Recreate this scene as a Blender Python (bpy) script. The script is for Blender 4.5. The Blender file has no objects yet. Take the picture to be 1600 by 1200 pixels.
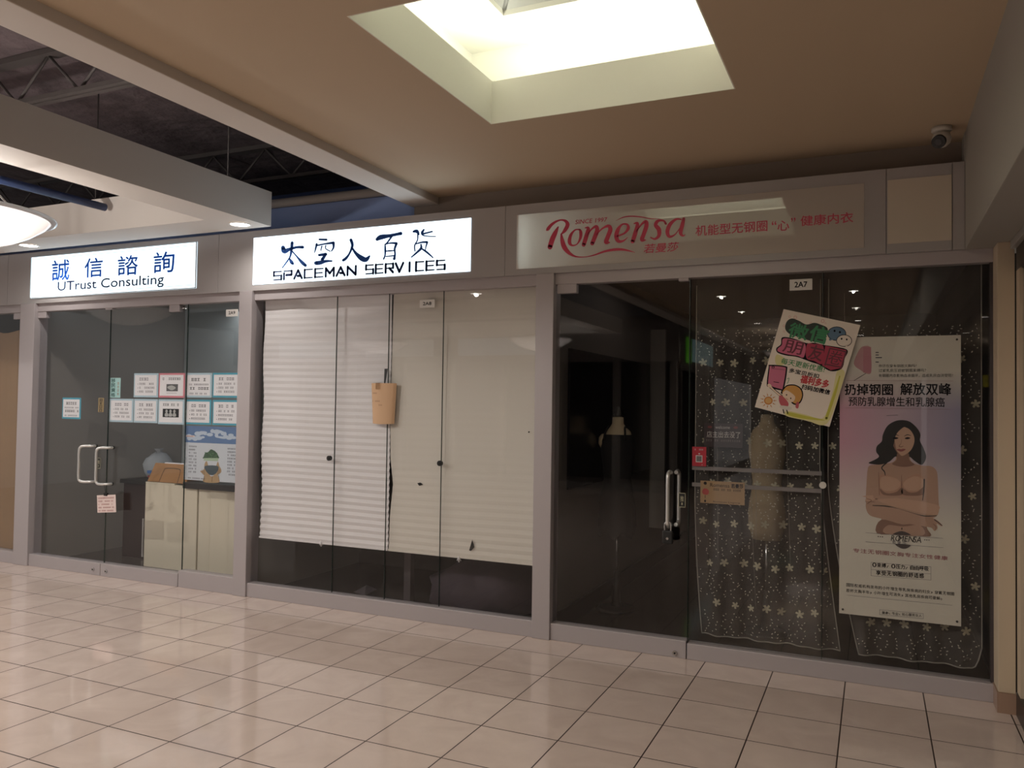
import bpy, bmesh, math, random
from mathutils import Vector, Matrix
random.seed(7)
scn = bpy.context.scene
COL = scn.collection
R_ = math.radians
# ---------------------------------------------------------------- camera
# storefront plane is y = 0, x runs right along it, z is up, metres
CAMY, CAMZ, FPX = -5.112355, 1.58, 1257.07
YAW, PITCH, ROLL = 0.423182, 0.0267817, 0.0141129
Fv = Vector((-math.sin(YAW)*math.cos(PITCH), math.cos(YAW)*math.cos(PITCH), math.sin(PITCH)))
_r = Vector((math.cos(YAW), math.sin(YAW), 0)); _u = _r.cross(Fv)
Rv = math.cos(ROLL)*_r + math.sin(ROLL)*_u
Uv = -math.sin(ROLL)*_r + math.cos(ROLL)*_u
cam_d = bpy.data.cameras.new('camera'); cam = bpy.data.objects.new('camera', cam_d); COL.objects.link(cam)
cam_d.sensor_width = 36; cam_d.lens = FPX/1600*36; cam_d.clip_start = 0.05; cam_d.clip_end = 200
rot = Matrix((Rv, Uv, -Fv)).transposed().to_4x4()
cam.matrix_world = Matrix.Translation((0, CAMY, CAMZ)) @ rot
scn.camera = cam
def U(px, py, y=0.0):
    """photogrammetry: the point of the plane y=const seen at a pixel of the photo -> (x, z)"""
    d = Rv*(px-800) - Uv*(py-600) + Fv*FPX
    t = (y-CAMY)/d.y
    return (d.x*t, CAMZ+d.z*t)
# ---------------------------------------------------------------- look
scn.view_settings.view_transform = 'Standard'; scn.view_settings.look = 'None'
scn.view_settings.gamma = 1; scn.view_settings.use_curve_mapping = False
scn.view_settings.exposure = 0.0
scn.cycles.max_bounces = 8; scn.cycles.transparent_max_bounces = 24
scn.cycles.diffuse_bounces = 4; scn.cycles.glossy_bounces = 5
scn.cycles.sample_clamp_indirect = 4
world = bpy.data.worlds.new('world'); scn.world = world; world.use_nodes = True
world.node_tree.nodes['Background'].inputs[0].default_value = (0.58, 0.54, 0.51, 1)
world.node_tree.nodes['Background'].inputs[1].default_value = 0.7
def light(kind, name, loc, energy, color=(1, .86, .72), size=.2, size_y=None, rot=(0, 0, 0), spot=None, blend=.6):
    d = bpy.data.lights.new(name, kind); d.energy = energy; d.color = color
    if kind == 'AREA':
        d.size = size
        if size_y: d.shape = 'RECTANGLE'; d.size_y = size_y
    else: d.shadow_soft_size = size
    if kind == 'SPOT': d.spot_size = R_(spot or 120); d.spot_blend = blend
    o = bpy.data.objects.new(name, d); o.location = loc; o.rotation_euler = rot; COL.objects.link(o)
    return o
# skylight cove (four strips standing on the ledge of the light well)
SKX0, SKX1, SKY0, SKY1 = -1.95, -0.63, -2.45, -1.11
COVE = (1, .99, .88)
for k, (lx, ly, sx, sy) in enumerate(((SKX0-.05, (SKY0+SKY1)/2, .06, 1.3), (SKX1+.05, (SKY0+SKY1)/2, .06, 1.3),
                     ((SKX0+SKX1)/2, SKY1+.05, 1.3, .06), ((SKX0+SKX1)/2, SKY0-.05, 1.3, .06))):
    light('AREA', 'cove_light', (lx, ly, 3.43), 4.2, COVE, sx, sy, rot=(math.pi, 0, 0))
# pendant bowls of the concourse
BOWLS = [(-5.24, -2.0), (-8.55, -2.0), (-5.24, -7.6), (-8.55, -7.6), (-1.5, -11.6), (-1.5, -15.0)]
WARM = (1, .89, .77)
for bx, by in BOWLS:
    light('POINT', 'bowl_lamp_light', (bx, by, 2.67), 60, (1, .94, .88), .05)
DOWN = [(-4.462, -.355), (-6.88, -.376), (-9.3, -.376), (-4.455, -3.57), (-6.88, -3.57), (-9.3, -3.57)]
DOWN2 = [(-1.95, -4.3), (-.25, -4.3), (-1.95, -6.2), (-.25, -6.2), (-1.95, -8.1), (-.25, -8.1), (-1.95, -10), (-.25, -10), (-1.95, -13), (-.25, -13)]
for x, y in DOWN:
    light('SPOT', 'downlight_beam', (x, y, 2.932), 26 if y > -1 else 138, (1, .94, .87), .02, spot=168, blend=1 if y > -1 else .25)
for x, y in DOWN2:
    light('SPOT', 'downlight_beam', (x, y, 3.132), 42 if x < -1 else 22, WARM, .02, spot=168, blend=.25)
# dim fill lights added inside the shops, without fixtures
light('AREA', 'shop_fill', (-6.2, 1.6, 2.6), 5.5, (.95, .96, 1), .8)
light('AREA', 'shop_fill', (-1.4, 1.4, 2.6), .9, (1, .85, .75), .8)

# ---------------------------------------------------------------- materials
def lin(c):
    c = c/255
    return c/12.92 if c <= .04045 else ((c+.055)/1.055)**2.4
def rgb(h):
    return (lin(int(h[0:2], 16)), lin(int(h[2:4], 16)), lin(int(h[4:6], 16)), 1)
MC = {}
def mat(name, h, rough=.6, metal=0.0, spec=.5, emit=0.0, noise=0.0, nscale=20, bump=0.0, coat=0.0):
    if name in MC: return MC[name]
    m = bpy.data.materials.new(name); m.use_nodes = True; nt = m.node_tree; b = nt.nodes['Principled BSDF']
    c = rgb(h) if isinstance(h, str) else (*h, 1)
    b.inputs['Base Color'].default_value = c
    b.inputs['Roughness'].default_value = rough; b.inputs['Metallic'].default_value = metal
    b.inputs['Specular IOR Level'].default_value = spec; b.inputs['Coat Weight'].default_value = coat
    if emit:
        b.inputs['Emission Color'].default_value = c; b.inputs['Emission Strength'].default_value = emit
    if noise or bump:
        tc = nt.nodes.new('ShaderNodeTexCoord'); n = nt.nodes.new('ShaderNodeTexNoise')
        n.inputs['Scale'].default_value = nscale; n.inputs['Detail'].default_value = 5
        nt.links.new(tc.outputs['Object'], n.inputs['Vector'])
        if noise:
            mx = nt.nodes.new('ShaderNodeMix'); mx.data_type = 'RGBA'; mx.blend_type = 'MIX'
            mx.inputs[6].default_value = tuple(x*(1-noise) for x in c[:3])+(1,)
            mx.inputs[7].default_value = tuple(min(1, x*(1+noise)) for x in c[:3])+(1,)
            nt.links.new(n.outputs['Fac'], mx.inputs[0]); nt.links.new(mx.outputs[2], b.inputs['Base Color'])
        if bump:
            bp = nt.nodes.new('ShaderNodeBump'); bp.inputs['Strength'].default_value = bump; bp.inputs['Distance'].default_value = .05
            nt.links.new(n.outputs['Fac'], bp.inputs['Height']); nt.links.new(bp.outputs['Normal'], b.inputs['Normal'])
    MC[name] = m; return m
def glass_mat(name, tint=(.975, .98, .985), mirror=1.0, f0=.04, rough=0.0):
    if name in MC: return MC[name]
    m = bpy.data.materials.new(name); m.use_nodes = True; nt = m.node_tree; nt.nodes.clear()
    o = nt.nodes.new('ShaderNodeOutputMaterial'); mix = nt.nodes.new('ShaderNodeMixShader')
    t = nt.nodes.new('ShaderNodeBsdfTransparent'); t.inputs[0].default_value = (*tint, 1)
    g = nt.nodes.new('ShaderNodeBsdfGlossy'); g.inputs['Roughness'].default_value = rough
    lw = nt.nodes.new('ShaderNodeLayerWeight'); lw.inputs[0].default_value = .5
    p = nt.nodes.new('ShaderNodeMath'); p.operation = 'POWER'; p.inputs[1].default_value = 5
    a = nt.nodes.new('ShaderNodeMath'); a.operation = 'MULTIPLY_ADD'; a.inputs[1].default_value = (1-f0)*mirror; a.inputs[2].default_value = f0*mirror
    L = nt.links.new
    L(lw.outputs['Facing'], p.inputs[0]); L(p.outputs[0], a.inputs[0]); L(a.outputs[0], mix.inputs[0])
    L(t.outputs[0], mix.inputs[1]); L(g.outputs[0], mix.inputs[2]); L(mix.outputs[0], o.inputs[0])
    MC[name] = m; return m
def sheer_mat(name, h, op):
    if name in MC: return MC[name]
    m = bpy.data.materials.new(name); m.use_nodes = True; nt = m.node_tree; nt.nodes.clear()
    o = nt.nodes.new('ShaderNodeOutputMaterial'); mix = nt.nodes.new('ShaderNodeMixShader'); mix.inputs[0].default_value = op
    t = nt.nodes.new('ShaderNodeBsdfTransparent'); d = nt.nodes.new('ShaderNodeBsdfDiffuse'); d.inputs[0].default_value = rgb(h)
    nt.links.new(t.outputs[0], mix.inputs[1]); nt.links.new(d.outputs[0], mix.inputs[2]); nt.links.new(mix.outputs[0], o.inputs[0])
    MC[name] = m; return m
def tile_mat():
    m = bpy.data.materials.new('polished_tile'); m.use_nodes = True; nt = m.node_tree; b = nt.nodes['Principled BSDF']
    N = nt.nodes.new; L = nt.links.new
    tc = N('ShaderNodeTexCoord'); sp = N('ShaderNodeSeparateXYZ'); L(tc.outputs['Object'], sp.inputs[0])
    def mth(op, a, bb=None, c=None):
        n = N('ShaderNodeMath'); n.operation = op
        for i, v in enumerate((a, bb, c)):
            if v is None: continue
            if isinstance(v, (int, float)): n.inputs[i].default_value = v
            else: L(v, n.inputs[i])
        return n.outputs[0]
    T = .4035
    fx = mth('DIVIDE', mth('ADD', sp.outputs[0], .003+T*100), T); fy = mth('DIVIDE', mth('ADD', sp.outputs[1], .025+T*100), T)
    def edge(f):
        a = mth('ABSOLUTE', mth('SUBTRACT', mth('FRACT', f), .5)); return mth('GREATER_THAN', a, .5-.0032/T)
    g = mth('MAXIMUM', edge(fx), edge(fy))
    cx = N('ShaderNodeCombineXYZ'); L(mth('FLOOR', fx), cx.inputs[0]); L(mth('FLOOR', fy), cx.inputs[1])
    wn = N('ShaderNodeTexWhiteNoise'); wn.noise_dimensions = '3D'; L(cx.outputs[0], wn.inputs['Vector'])
    off = N('ShaderNodeVectorMath'); off.operation = 'MULTIPLY_ADD'; L(wn.outputs['Color'], off.inputs[0]); off.inputs[1].default_value = (9, 9, 9); L(tc.outputs['Object'], off.inputs[2])
    ns = N('ShaderNodeTexNoise'); ns.inputs['Scale'].default_value = 4; ns.inputs['Detail'].default_value = 5; ns.inputs['Distortion'].default_value = .8; L(off.outputs[0], ns.inputs['Vector'])
    cr = N('ShaderNodeValToRGB'); L(ns.outputs['Fac'], cr.inputs[0])
    cr.color_ramp.elements[0].position = .3; cr.color_ramp.elements[0].color = rgb('cfbdb3'); cr.color_ramp.elements[1].position = .75; cr.color_ramp.elements[1].color = rgb('dccbc1')
    mx = N('ShaderNodeMix'); mx.data_type = 'RGBA'; L(g, mx.inputs[0]); L(cr.outputs[0], mx.inputs[6]); mx.inputs[7].default_value = rgb('33231c')
    L(mx.outputs[2], b.inputs['Base Color'])
    L(mth('MULTIPLY_ADD', g, .5, .07), b.inputs['Roughness']); b.inputs['Specular IOR Level'].default_value = .62
    return m
M_ = lambda *a, **k: mat(*a, **k)
m_floor = tile_mat()
m_ceil = M_('ceiling_paint', 'bba88f', .8)
m_well = M_('light_well_paint', 'e4e3d8', .8)
m_beam = M_('beam_paint', 'cbc4bd', .7)
m_fascia = M_('fascia_panel', 'a6a2a2', .38, spec=.5)
m_alu = M_('satin_aluminium_paint', 'aea7a9', .4, metal=.2)
m_metal = M_('brushed_steel', 'c8c8c8', .25, metal=1)
m_chrome = M_('pull_handle_steel', 'dcdcda', .3, metal=.75)
m_black = M_('black_rubber', '111111', .5)
m_dark = M_('dark_interior', '2c2725', .8)
m_glass = glass_mat('clear_glass')
m_glassedge = M_('glass_edge', '20302c', .2)
m_white = M_('white_board', 'd8d2c4', .5)
m_paper = M_('white_paper', 'e8e6e8', .6)
m_ink = M_('black_ink', '17151a', .8, spec=.1)

# ---------------------------------------------------------------- geometry helpers
ORG = {}
def catmull(pts, n=6):
    out = []
    for i in range(len(pts)-1):
        p0 = pts[max(i-1, 0)]; p1 = pts[i]; p2 = pts[i+1]; p3 = pts[min(i+2, len(pts)-1)]
        for k in range(n):
            t = k/n
            out.append(tuple(.5*((2*b)+(-a+c)*t+(2*a-5*b+4*c-d)*t*t+(-a+3*b-3*c+d)*t**3) for a, b, c, d in zip(p0, p1, p2, p3)))
    out.append(tuple(pts[-1])); return out
TXT = {}
def text_mesh(s, bold=0.0, shear=0.0):
    k = (s, bold, shear)
    if k in TXT: return TXT[k]
    c = bpy.data.curves.new('t', 'FONT'); c.body = s; c.size = 1; c.offset = bold; c.shear = shear; c.resolution_u = 3
    o = bpy.data.objects.new('t', c); COL.objects.link(o)
    dg = bpy.context.evaluated_depsgraph_get(); dg.update()
    me = bpy.data.meshes.new_from_object(o.evaluated_get(dg))
    v = [(p.co.x, p.co.y) for p in me.vertices]; f = [tuple(p.vertices) for p in me.polygons]
    bpy.data.objects.remove(o); bpy.data.curves.remove(c); bpy.data.meshes.remove(me)
    if not v: v = [(0, 0), (1, 0), (1, 1)]; f = []
    x0 = min(p[0] for p in v); x1 = max(p[0] for p in v); y0 = min(p[1] for p in v); y1 = max(p[1] for p in v)
    v = [((p[0]-x0)/(x1-x0), (p[1]-y0)/(y1-y0)) for p in v]
    TXT[k] = (v, f); return TXT[k]
class MB:
    def __init__(s): s.v = []; s.f = []; s.m = []; s.sm = []; s.mats = []
    def mi(s, m):
        if m not in s.mats: s.mats.append(m)
        return s.mats.index(m)
    def add(s, vs, fs, m, smooth=False):
        b = len(s.v); i = s.mi(m); s.v += [tuple(x) for x in vs]
        for f in fs: s.f.append(tuple(b+k for k in f)); s.m.append(i); s.sm.append(smooth)
        return s
    def box(s, x0, x1, y0, y1, z0, z1, m):
        return s.add([(x0, y0, z0), (x1, y0, z0), (x1, y1, z0), (x0, y1, z0), (x0, y0, z1), (x1, y0, z1), (x1, y1, z1), (x0, y1, z1)],
                     [(0, 3, 2, 1), (4, 5, 6, 7), (0, 1, 5, 4), (1, 2, 6, 5), (2, 3, 7, 6), (3, 0, 4, 7)], m)
    def tube(s, path, r, m, seg=12, cap=True, smooth=True):
        P = [Vector(p) for p in path]; n = len(P); rs = r if isinstance(r, (list, tuple)) else [r]*n
        vs = []; up = None
        for i, p in enumerate(P):
            t = (P[min(i+1, n-1)]-P[max(i-1, 0)]).normalized()
            if up is None:
                up = Vector((0, 0, 1)) if abs(t.z) < .9 else Vector((1, 0, 0))
            a = t.cross(up).normalized(); b_ = a.cross(t).normalized(); up = b_
            for k in range(seg):
                q = 2*math.pi*k/seg; vs.append(p+(a*math.cos(q)+b_*math.sin(q))*rs[i])
        fs = [(i*seg+k, i*seg+(k+1) % seg, (i+1)*seg+(k+1) % seg, (i+1)*seg+k) for i in range(n-1) for k in range(seg)]
        s.add(vs, fs, m, smooth)
        if cap:
            b = len(s.v)-len(vs); i = s.mi(m)
            s.f.append(tuple(b+k for k in reversed(range(seg)))); s.m.append(i); s.sm.append(False)
            s.f.append(tuple(b+(n-1)*seg+k for k in range(seg))); s.m.append(i); s.sm.append(False)
        return s
    def lathe(s, prof, c, m, seg=32, sx=1, sy=1, smooth=True):
        vs = []; n = len(prof)
        for r, z in prof:
            for k in range(seg):
                q = 2*math.pi*k/seg; vs.append((c[0]+r*math.cos(q)*sx, c[1]+r*math.sin(q)*sy, c[2]+z))
        fs = [(i*seg+k, i*seg+(k+1) % seg, (i+1)*seg+(k+1) % seg, (i+1)*seg+k) for i in range(n-1) for k in range(seg)]
        return s.add(vs, fs, m, smooth)
    def disc(s, c, r, m, axis='y', h=.004, seg=24):
        c = Vector(c); d = {'x': Vector((1, 0, 0)), 'y': Vector((0, 1, 0)), 'z': Vector((0, 0, 1))}[axis]
        return s.tube([c-d*h/2, c+d*h/2], r, m, seg, smooth=False)
    # flat art: F maps (u, v, d) -> xyz, d = distance in front of the sheet
    def poly(s, pts, F, m, d=.0006):
        vs = [F(p[0], p[1], d) for p in pts]
        from mathutils.geometry import tessellate_polygon
        tr = tessellate_polygon([[Vector((p[0], p[1], 0)) for p in pts]])
        return s.add(vs, [tuple(t) for t in tr], m)
    def blob(s, pts, F, m, d=.0006, n=5):
        q = list(pts); k = len(q); out = []
        for i in range(k):
            p0, p1, p2, p3 = q[(i-1) % k], q[i], q[(i+1) % k], q[(i+2) % k]
            for j in range(n):
                t = j/n
                out.append(tuple(.5*((2*b)+(-a+c)*t+(2*a-5*b+4*c-e)*t*t+(-a+3*b-3*c+e)*t**3) for a, b, c, e in zip(p0, p1, p2, p3)))
        return s.poly(out, F, m, d)
    def ell(s, cx, cy, rx, ry, F, m, d=.0006, n=24):
        return s.poly([(cx+rx*math.cos(2*math.pi*i/n), cy+ry*math.sin(2*math.pi*i/n)) for i in range(n)], F, m, d)
    def stroke(s, pts, F, m, d=.0006, w=None, n=6, smooth=True):
        P = [(p[0], p[1], p[2] if len(p) > 2 else w) for p in pts]
        if smooth and len(P) > 2: P = catmull(P, n)
        L = []; Rr = []
        for i, p in enumerate(P):
            a = P[max(i-1, 0)]; b = P[min(i+1, len(P)-1)]
            dx, dy = b[0]-a[0], b[1]-a[1]; l = math.hypot(dx, dy) or 1; hw = max(p[2], .01*abs(p[2]))/2
            L.append((p[0]-dy/l*hw, p[1]+dx/l*hw)); Rr.append((p[0]+dy/l*hw, p[1]-dx/l*hw))
        k = len(L); vs = [F(*q, d) for q in L+Rr]
        s.add(vs, [(i, i+1, k+i+1, k+i) for i in range(k-1)], m)
        # round ends
        for e in (P[0], P[-1]):
            if e[2] > 0: s.ell(e[0], e[1], e[2]/2, e[2]/2, F, m, d, 10)
        return s
    def text(s, t, u0, u1, v0, v1, F, m, d=.0006, bold=0.0, shear=0.0):
        v, f = text_mesh(t, 0.0, shear)
        # heavier weights: the same outline laid down again a hair to each side
        h = abs(v1-v0)*bold
        offs = [(0, 0)] if bold <= 0 else [(-h, 0), (h, 0), (0, -h), (0, h)]
        for i, (a, b_) in enumerate(offs):
            s.add([F(u0+(u1-u0)*p[0]+a, v0+(v1-v0)*p[1]+b_, d+.00002*i) for p in v], f, m)
        return s
    def rect(s, u0, u1, v0, v1, F, m, d=.0006):
        return s.poly([(u0, v0), (u1, v0), (u1, v1), (u0, v1)], F, m, d)
    def build(s, name, parent=None, bevel=0.0, origin=None, local=False):
        if parent is not None: o0 = Vector(ORG[parent.name])
        elif origin is not None: o0 = Vector(origin)
        else:
            xs = [p[0] for p in s.v]; ys = [p[1] for p in s.v]; zs = [p[2] for p in s.v]
            o0 = Vector(((min(xs)+max(xs))/2, (min(ys)+max(ys))/2, min(zs)))
        off = Vector((0, 0, 0)) if local else o0
        me = bpy.data.meshes.new(name); me.from_pydata([tuple(Vector(p)-off) for p in s.v], [], s.f)
        for m in s.mats: me.materials.append(m)
        me.polygons.foreach_set('material_index', s.m); me.polygons.foreach_set('use_smooth', s.sm); me.update()
        o = bpy.data.objects.new(name, me); COL.objects.link(o)
        if parent is not None: o.parent = parent
        else: o.location = o0
        ORG[o.name] = o0
        if bevel:
            b = o.modifiers.new('bevel', 'BEVEL'); b.width = bevel; b.segments = 2; b.limit_method = 'ANGLE'
        return o
def thing(name, label, cat, loc=(0, 0, 0), group=None, rotz=0, kind=None):
    o = bpy.data.objects.new(name, None); COL.objects.link(o); o.location = loc; o.empty_display_size = .1
    ORG[o.name] = Vector(loc)
    return tag(o, label, cat, group)
def tag(o, label, cat, group=None):
    o['label'] = label; o['category'] = cat
    if group: o['group'] = group
    return o
def struct(o, label=None):
    o['kind'] = 'structure'
    if label: o['label'] = label
    return o
def sroot(name, loc=(0, 0, 0)):
    o = bpy.data.objects.new(name, None); COL.objects.link(o); o.location = loc; ORG[o.name] = Vector(loc); o['kind'] = 'structure'; return o
def plane_y(y):
    return lambda u, v, d: (u, y-d, v)
def px_plane(y):
    def F(px, py, d):
        x, z = U(px, py, y); return (x, y-d, z)
    return F
# ================================================================ THE SETTING
XL = -12.0
b = MB().box(-14, 1.6, -20, .09, -.06, 0, m_floor); struct(b.build('floor'))
m_sfloor = M_('shop_floor', '48423e', .25, noise=.15, nscale=3)
b = MB().box(-12, .9, .09, 5.2, -.06, .0, m_sfloor); struct(b.build('floor'))
# tray ceiling with the light-well hole
b = MB()
X0, X1, Y0, Y1, ZC = -3.02, .463, -20, .18, 3.15
b.box(X0, SKX0-.006, Y0, Y1, ZC, ZC+.05, m_ceil); b.box(SKX1+.006, X1, Y0, Y1, ZC, ZC+.05, m_ceil)
b.box(SKX0-.006, SKX1+.006, SKY1+.006, Y1, ZC, ZC+.05, m_ceil); b.box(SKX0-.006, SKX1+.006, Y0, SKY0-.006, ZC, ZC+.05, m_ceil)
struct(b.build('ceiling'))
sky = sroot('trim_skylight_well', (-1.29, -1.78, ZC))
b = MB(); t = .006; z1 = 3.39
for (a, c, d, e) in ((SKX0-t, SKX0, SKY0-t, SKY1+t), (SKX1, SKX1+t, SKY0-t, SKY1+t), (SKX0, SKX1, SKY1, SKY1+t), (SKX0, SKX1, SKY0-t, SKY0)):
    b.box(a, c, d, e, ZC, z1, m_well)
b.build('well_lining', sky)
b = MB(); D_ = .27; z2 = 3.70
# ledge, upper wall, sloping top
for (a, c, d, e) in ((SKX0-D_, SKX0-t, SKY0-D_, SKY1+D_), (SKX1+t, SKX1+D_, SKY0-D_, SKY1+D_), (SKX0-t, SKX1+t, SKY1+t, SKY1+D_), (SKX0-t, SKX1+t, SKY0-D_, SKY0-t)):
    b.box(a, c, d, e, z1-.03, z1-.01, m_well)
for (a, c, d, e) in ((SKX0-D_-t, SKX0-D_, SKY0-D_-t, SKY1+D_+t), (SKX1+D_, SKX1+D_+t, SKY0-D_-t, SKY1+D_+t), (SKX0-D_, SKX1+D_, SKY1+D_, SKY1+D_+t), (SKX0-D_, SKX1+D_, SKY0-D_-t, SKY0-D_)):
    b.box(a, c, d, e, z1-.03, z2+.02, m_well)
OX0, OX1, OY0, OY1 = -1.845, -.735, -2.35, -1.2
for (a, c, d, e) in ((SKX0-D_, OX0, SKY0-D_, SKY1+D_), (OX1, SKX1+D_, SKY0-D_, SKY1+D_), (OX0, OX1, OY1, SKY1+D_), (OX0, OX1, SKY0-D_, OY0)):
    b.box(a, c, d, e, z2, z2+.03, m_well)
b.build('light_cove', sky)
m_sky = M_('skylight_panel', 'b9bab5', .5)
b = MB(); xc, yc = (OX0+OX1)/2, (OY0+OY1)/2
b.add([(OX0, OY0, z2+.03), (OX1, OY0, z2+.03), (OX1, OY1, z2+.03), (OX0, OY1, z2+.03), (xc, yc, z2+.75)],
      [(0, 1, 4), (1, 2, 4), (2, 3, 4), (3, 0, 4)], m_sky)
b.build('skylight_pyramid', sky)
b = MB()
for (cx, cy) in ((OX0, OY0), (OX1, OY0), (OX1, OY1), (OX0, OY1)):
    b.tube([(cx, cy, z2+.04), (xc, yc, z2+.74)], .02, M_('skylight_bar', '9a9b98', .5), 8)
b.build('skylight_rib', sky)
# fluorescent tubes on the ledge (their light is the cove lights above)
m_tube = M_('lit_tube', (1, .96, .74), .5, emit=2.0)
b = MB()
for q in (((SKX0-.05, SKY0, 3.4), (SKX0-.05, SKY1, 3.4)), ((SKX1+.05, SKY0, 3.4), (SKX1+.05, SKY1, 3.4)), ((SKX0, SKY1+.05, 3.4), (SKX1, SKY1+.05, 3.4)), ((SKX0, SKY0-.05, 3.4), (SKX1, SKY0-.05, 3.4))):
    b.tube(q, .013, m_tube, 8)
b.build('cove_tube', sky)
# edge beam of the tray ceiling, and the grey bulkhead on the right
struct(MB().box(-3.245, -3.015, -20, .18, 3.095, 3.4, m_beam).build('trim_ceiling_beam', bevel=.004))
m_bulk = M_('grey_bulkhead_paint', '9c9890', .65)
b = MB().box(.463, .66, -20, .0, 2.49, 3.3, m_bulk).box(.66, 1.2, -20, -.0, 2.45, 3.3, m_bulk)
struct(b.build('wall_right', bevel=.003))
struct(MB().box(.46, 1.2, .0, .3, 2.49, 3.3, m_bulk).build('wall_right'))
# wall above the shop fascia
m_blue = M_('wall_blue_sign_glow', '8aa0d0', .7)  # blue glow of the signs put into this wall's colour
struct(MB().box(-3.25, .47, .18, .3, 2.9, 3.3, M_('upper_wall_paint', '8d8178', .8)).build('wall_back'))
b = MB().box(XL, -3.262, .17, .3, 2.9, 3.2, m_blue); b.tube([(-3.262, .235, 2.9), (-3.262, .235, 3.2)], .065, m_blue, 20)
struct(b.build('wall_back'))
b = MB().tube([(XL, .15, 3.235), (-3.25, .15, 3.235)], .036, M_('pale_pipe_paint', 'a8a4a0', .5), 16)
tag(b.build('ceiling_pipe'), 'pale round pipe running above the blue-tinged wall over the shop signs', 'pipe')
# roof deck, far wall over the shops, open-web joists
m_deck = M_('sprayed_deck', '5e5254', .95, noise=.6, nscale=5, bump=1.0)
struct(MB().box(XL-2, -3.0, -20, 6, 4.3, 4.4, m_deck).build('ceiling'))
struct(MB().box(-3.05, 1.5, -20, 6, 4.3, 4.4, m_deck).build('ceiling'))
struct(MB().box(XL-2, 1.5, 3.2, 3.3, 3.0, 4.35, M_('dark_blue_wall', '40507a', .8)).build('wall_back'))
m_joist = M_('joist_paint', '4e4846', .6); 
for jy, nm in ((-.95, 'joist nearest above the blue-tinged wall, over the hung canopy'), (1.5, 'joist deep behind the blue-tinged wall'), (-2.9, 'joist over the left edge of the photo'), (-4.9, 'joist above the camera'), (-6.9, 'joist behind the camera')):
    r = thing('roof_joist', 'open-web steel roof '+nm, 'joist', (-7.5, jy, 3.9))
    for s_ in (-1, 1):
        MB().box(-12, -3.3, jy+s_*.03-.02, jy+s_*.03+.02, 3.9, 3.935, m_joist).build('chord', r)
    MB().box(-12, -3.3, jy-.05, jy+.05, 4.25, 4.295, m_joist).build('chord', r)
    w = MB(); x = -12
    while x < -3.7:
        w.tube([(x, jy, 3.93), (x+.36, jy, 4.26)], .012, m_joist, 8); w.tube([(x+.36, jy, 4.26), (x+.72, jy, 3.93)], .012, m_joist, 8); x += .72
    w.build('web', r)
# blue sprinkler pipe inside the canopy opening
b = MB().tube([(-5.62, -4.5, 3.12), (-5.62, -.62, 3.12)], .03, M_('blue_pipe_paint', '2b3a63', .5), 16)
tag(b.build('sprinkler_pipe'), 'dark blue pipe crossing the opening of the hung canopy above the bowl lamp', 'pipe')
# hung canopy (rectangular frame of boxed beams)
def canopy(x0, x1, y0, y1, w, z0, z1):
    b = MB()
    b.box(x1-.33, x1, y0, y1, z0, z1, m_beam); b.box(x0, x0+.33, y0, y1, z0, z1, m_beam)
    b.box(x0+.33, x1-.33, y1-w, y1, z0, z1, m_beam); b.box(x0+.33, x1-.33, y0, y0+w, z0, z1, m_beam)
    return b
struct(canopy(-11.6, -4.293, -3.75, -.2, .356, 2.95, 3.22).build('trim_canopy'))
struct(canopy(-11.6, -4.293, -9.3, -5.9, .356, 2.95, 3.22).build('trim_canopy'))
for x, y, l in ((-4.62, -.33, 'thin steel rod hanging the near corner of the canopy from the roof'), (-6.1, -.33, 'thin steel rod seen through the canopy opening by the bowl lamp'), (-4.45, -3.5, 'thin steel rod hanging the canopy corner behind the frame edge')):
    tag(MB().tube([(x, y, 3.22), (x, y, 4.3)], .006, m_joist, 8).build('hanger_rod'), l, 'rod')

# ---------------------------------------------------------------- shopfront
def seg_panels(x0, x1, holes):
    b = MB(); y0, y1, z0, z1 = 0, .17, 2.49, 2.984; xs = x0+.0015; xe = x1-.0015
    cur = xs
    for (a, c, d, e) in holes:
        b.box(cur, a, y0, y1, z0, z1, m_fascia); b.box(a, c, y0, y1, z0, d, m_fascia); b.box(a, c, y0, y1, e, z1, m_fascia); cur = c
    b.box(cur, xe, y0, y1, z0, z1, m_fascia); return b
S1 = (-7.375, -5.26, 2.54, 2.938); S2 = (-4.642, -2.642, 2.538, 2.923); S3 = (-2.282, -.056, 2.532, 2.912); S4 = (.069, .396, 2.545, 2.916)
for a, c, h_ in ((XL, -7.72, []), (-7.72, -5.02, [S1]), (-5.02, -2.371, [S2]), (-2.371, .0615, [S3]), (.0615, .399, [S4]), (.399, .463, [])):
    struct(seg_panels(a, c, h_).build('wall_back'))
struct(MB().box(XL, .6, .022, .1, 2.414, 2.49, m_alu).box(XL, .6, .1, .17, 2.44, 2.49, m_dark).build('trim_header', bevel=.002))
for a, c in ((-7.505, -7.30), (-4.775, -4.64), (-2.127, -1.996)):
    struct(MB().box(a, c, -.012, .13, 0, 2.49, m_alu).build('trim_post', bevel=.004))
# right pier
m_pier = M_('cream_pier_paint', 'bfae97', .7)
struct(MB().box(.60, .68, -.14, .1, .105, 2.49, m_pier).build('trim_pier', bevel=.003))
struct(MB().box(.594, .686, -.15, .1, 0, .105, M_('pier_tile', '9a7e6c', .3)).build('baseboard_right'))
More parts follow.
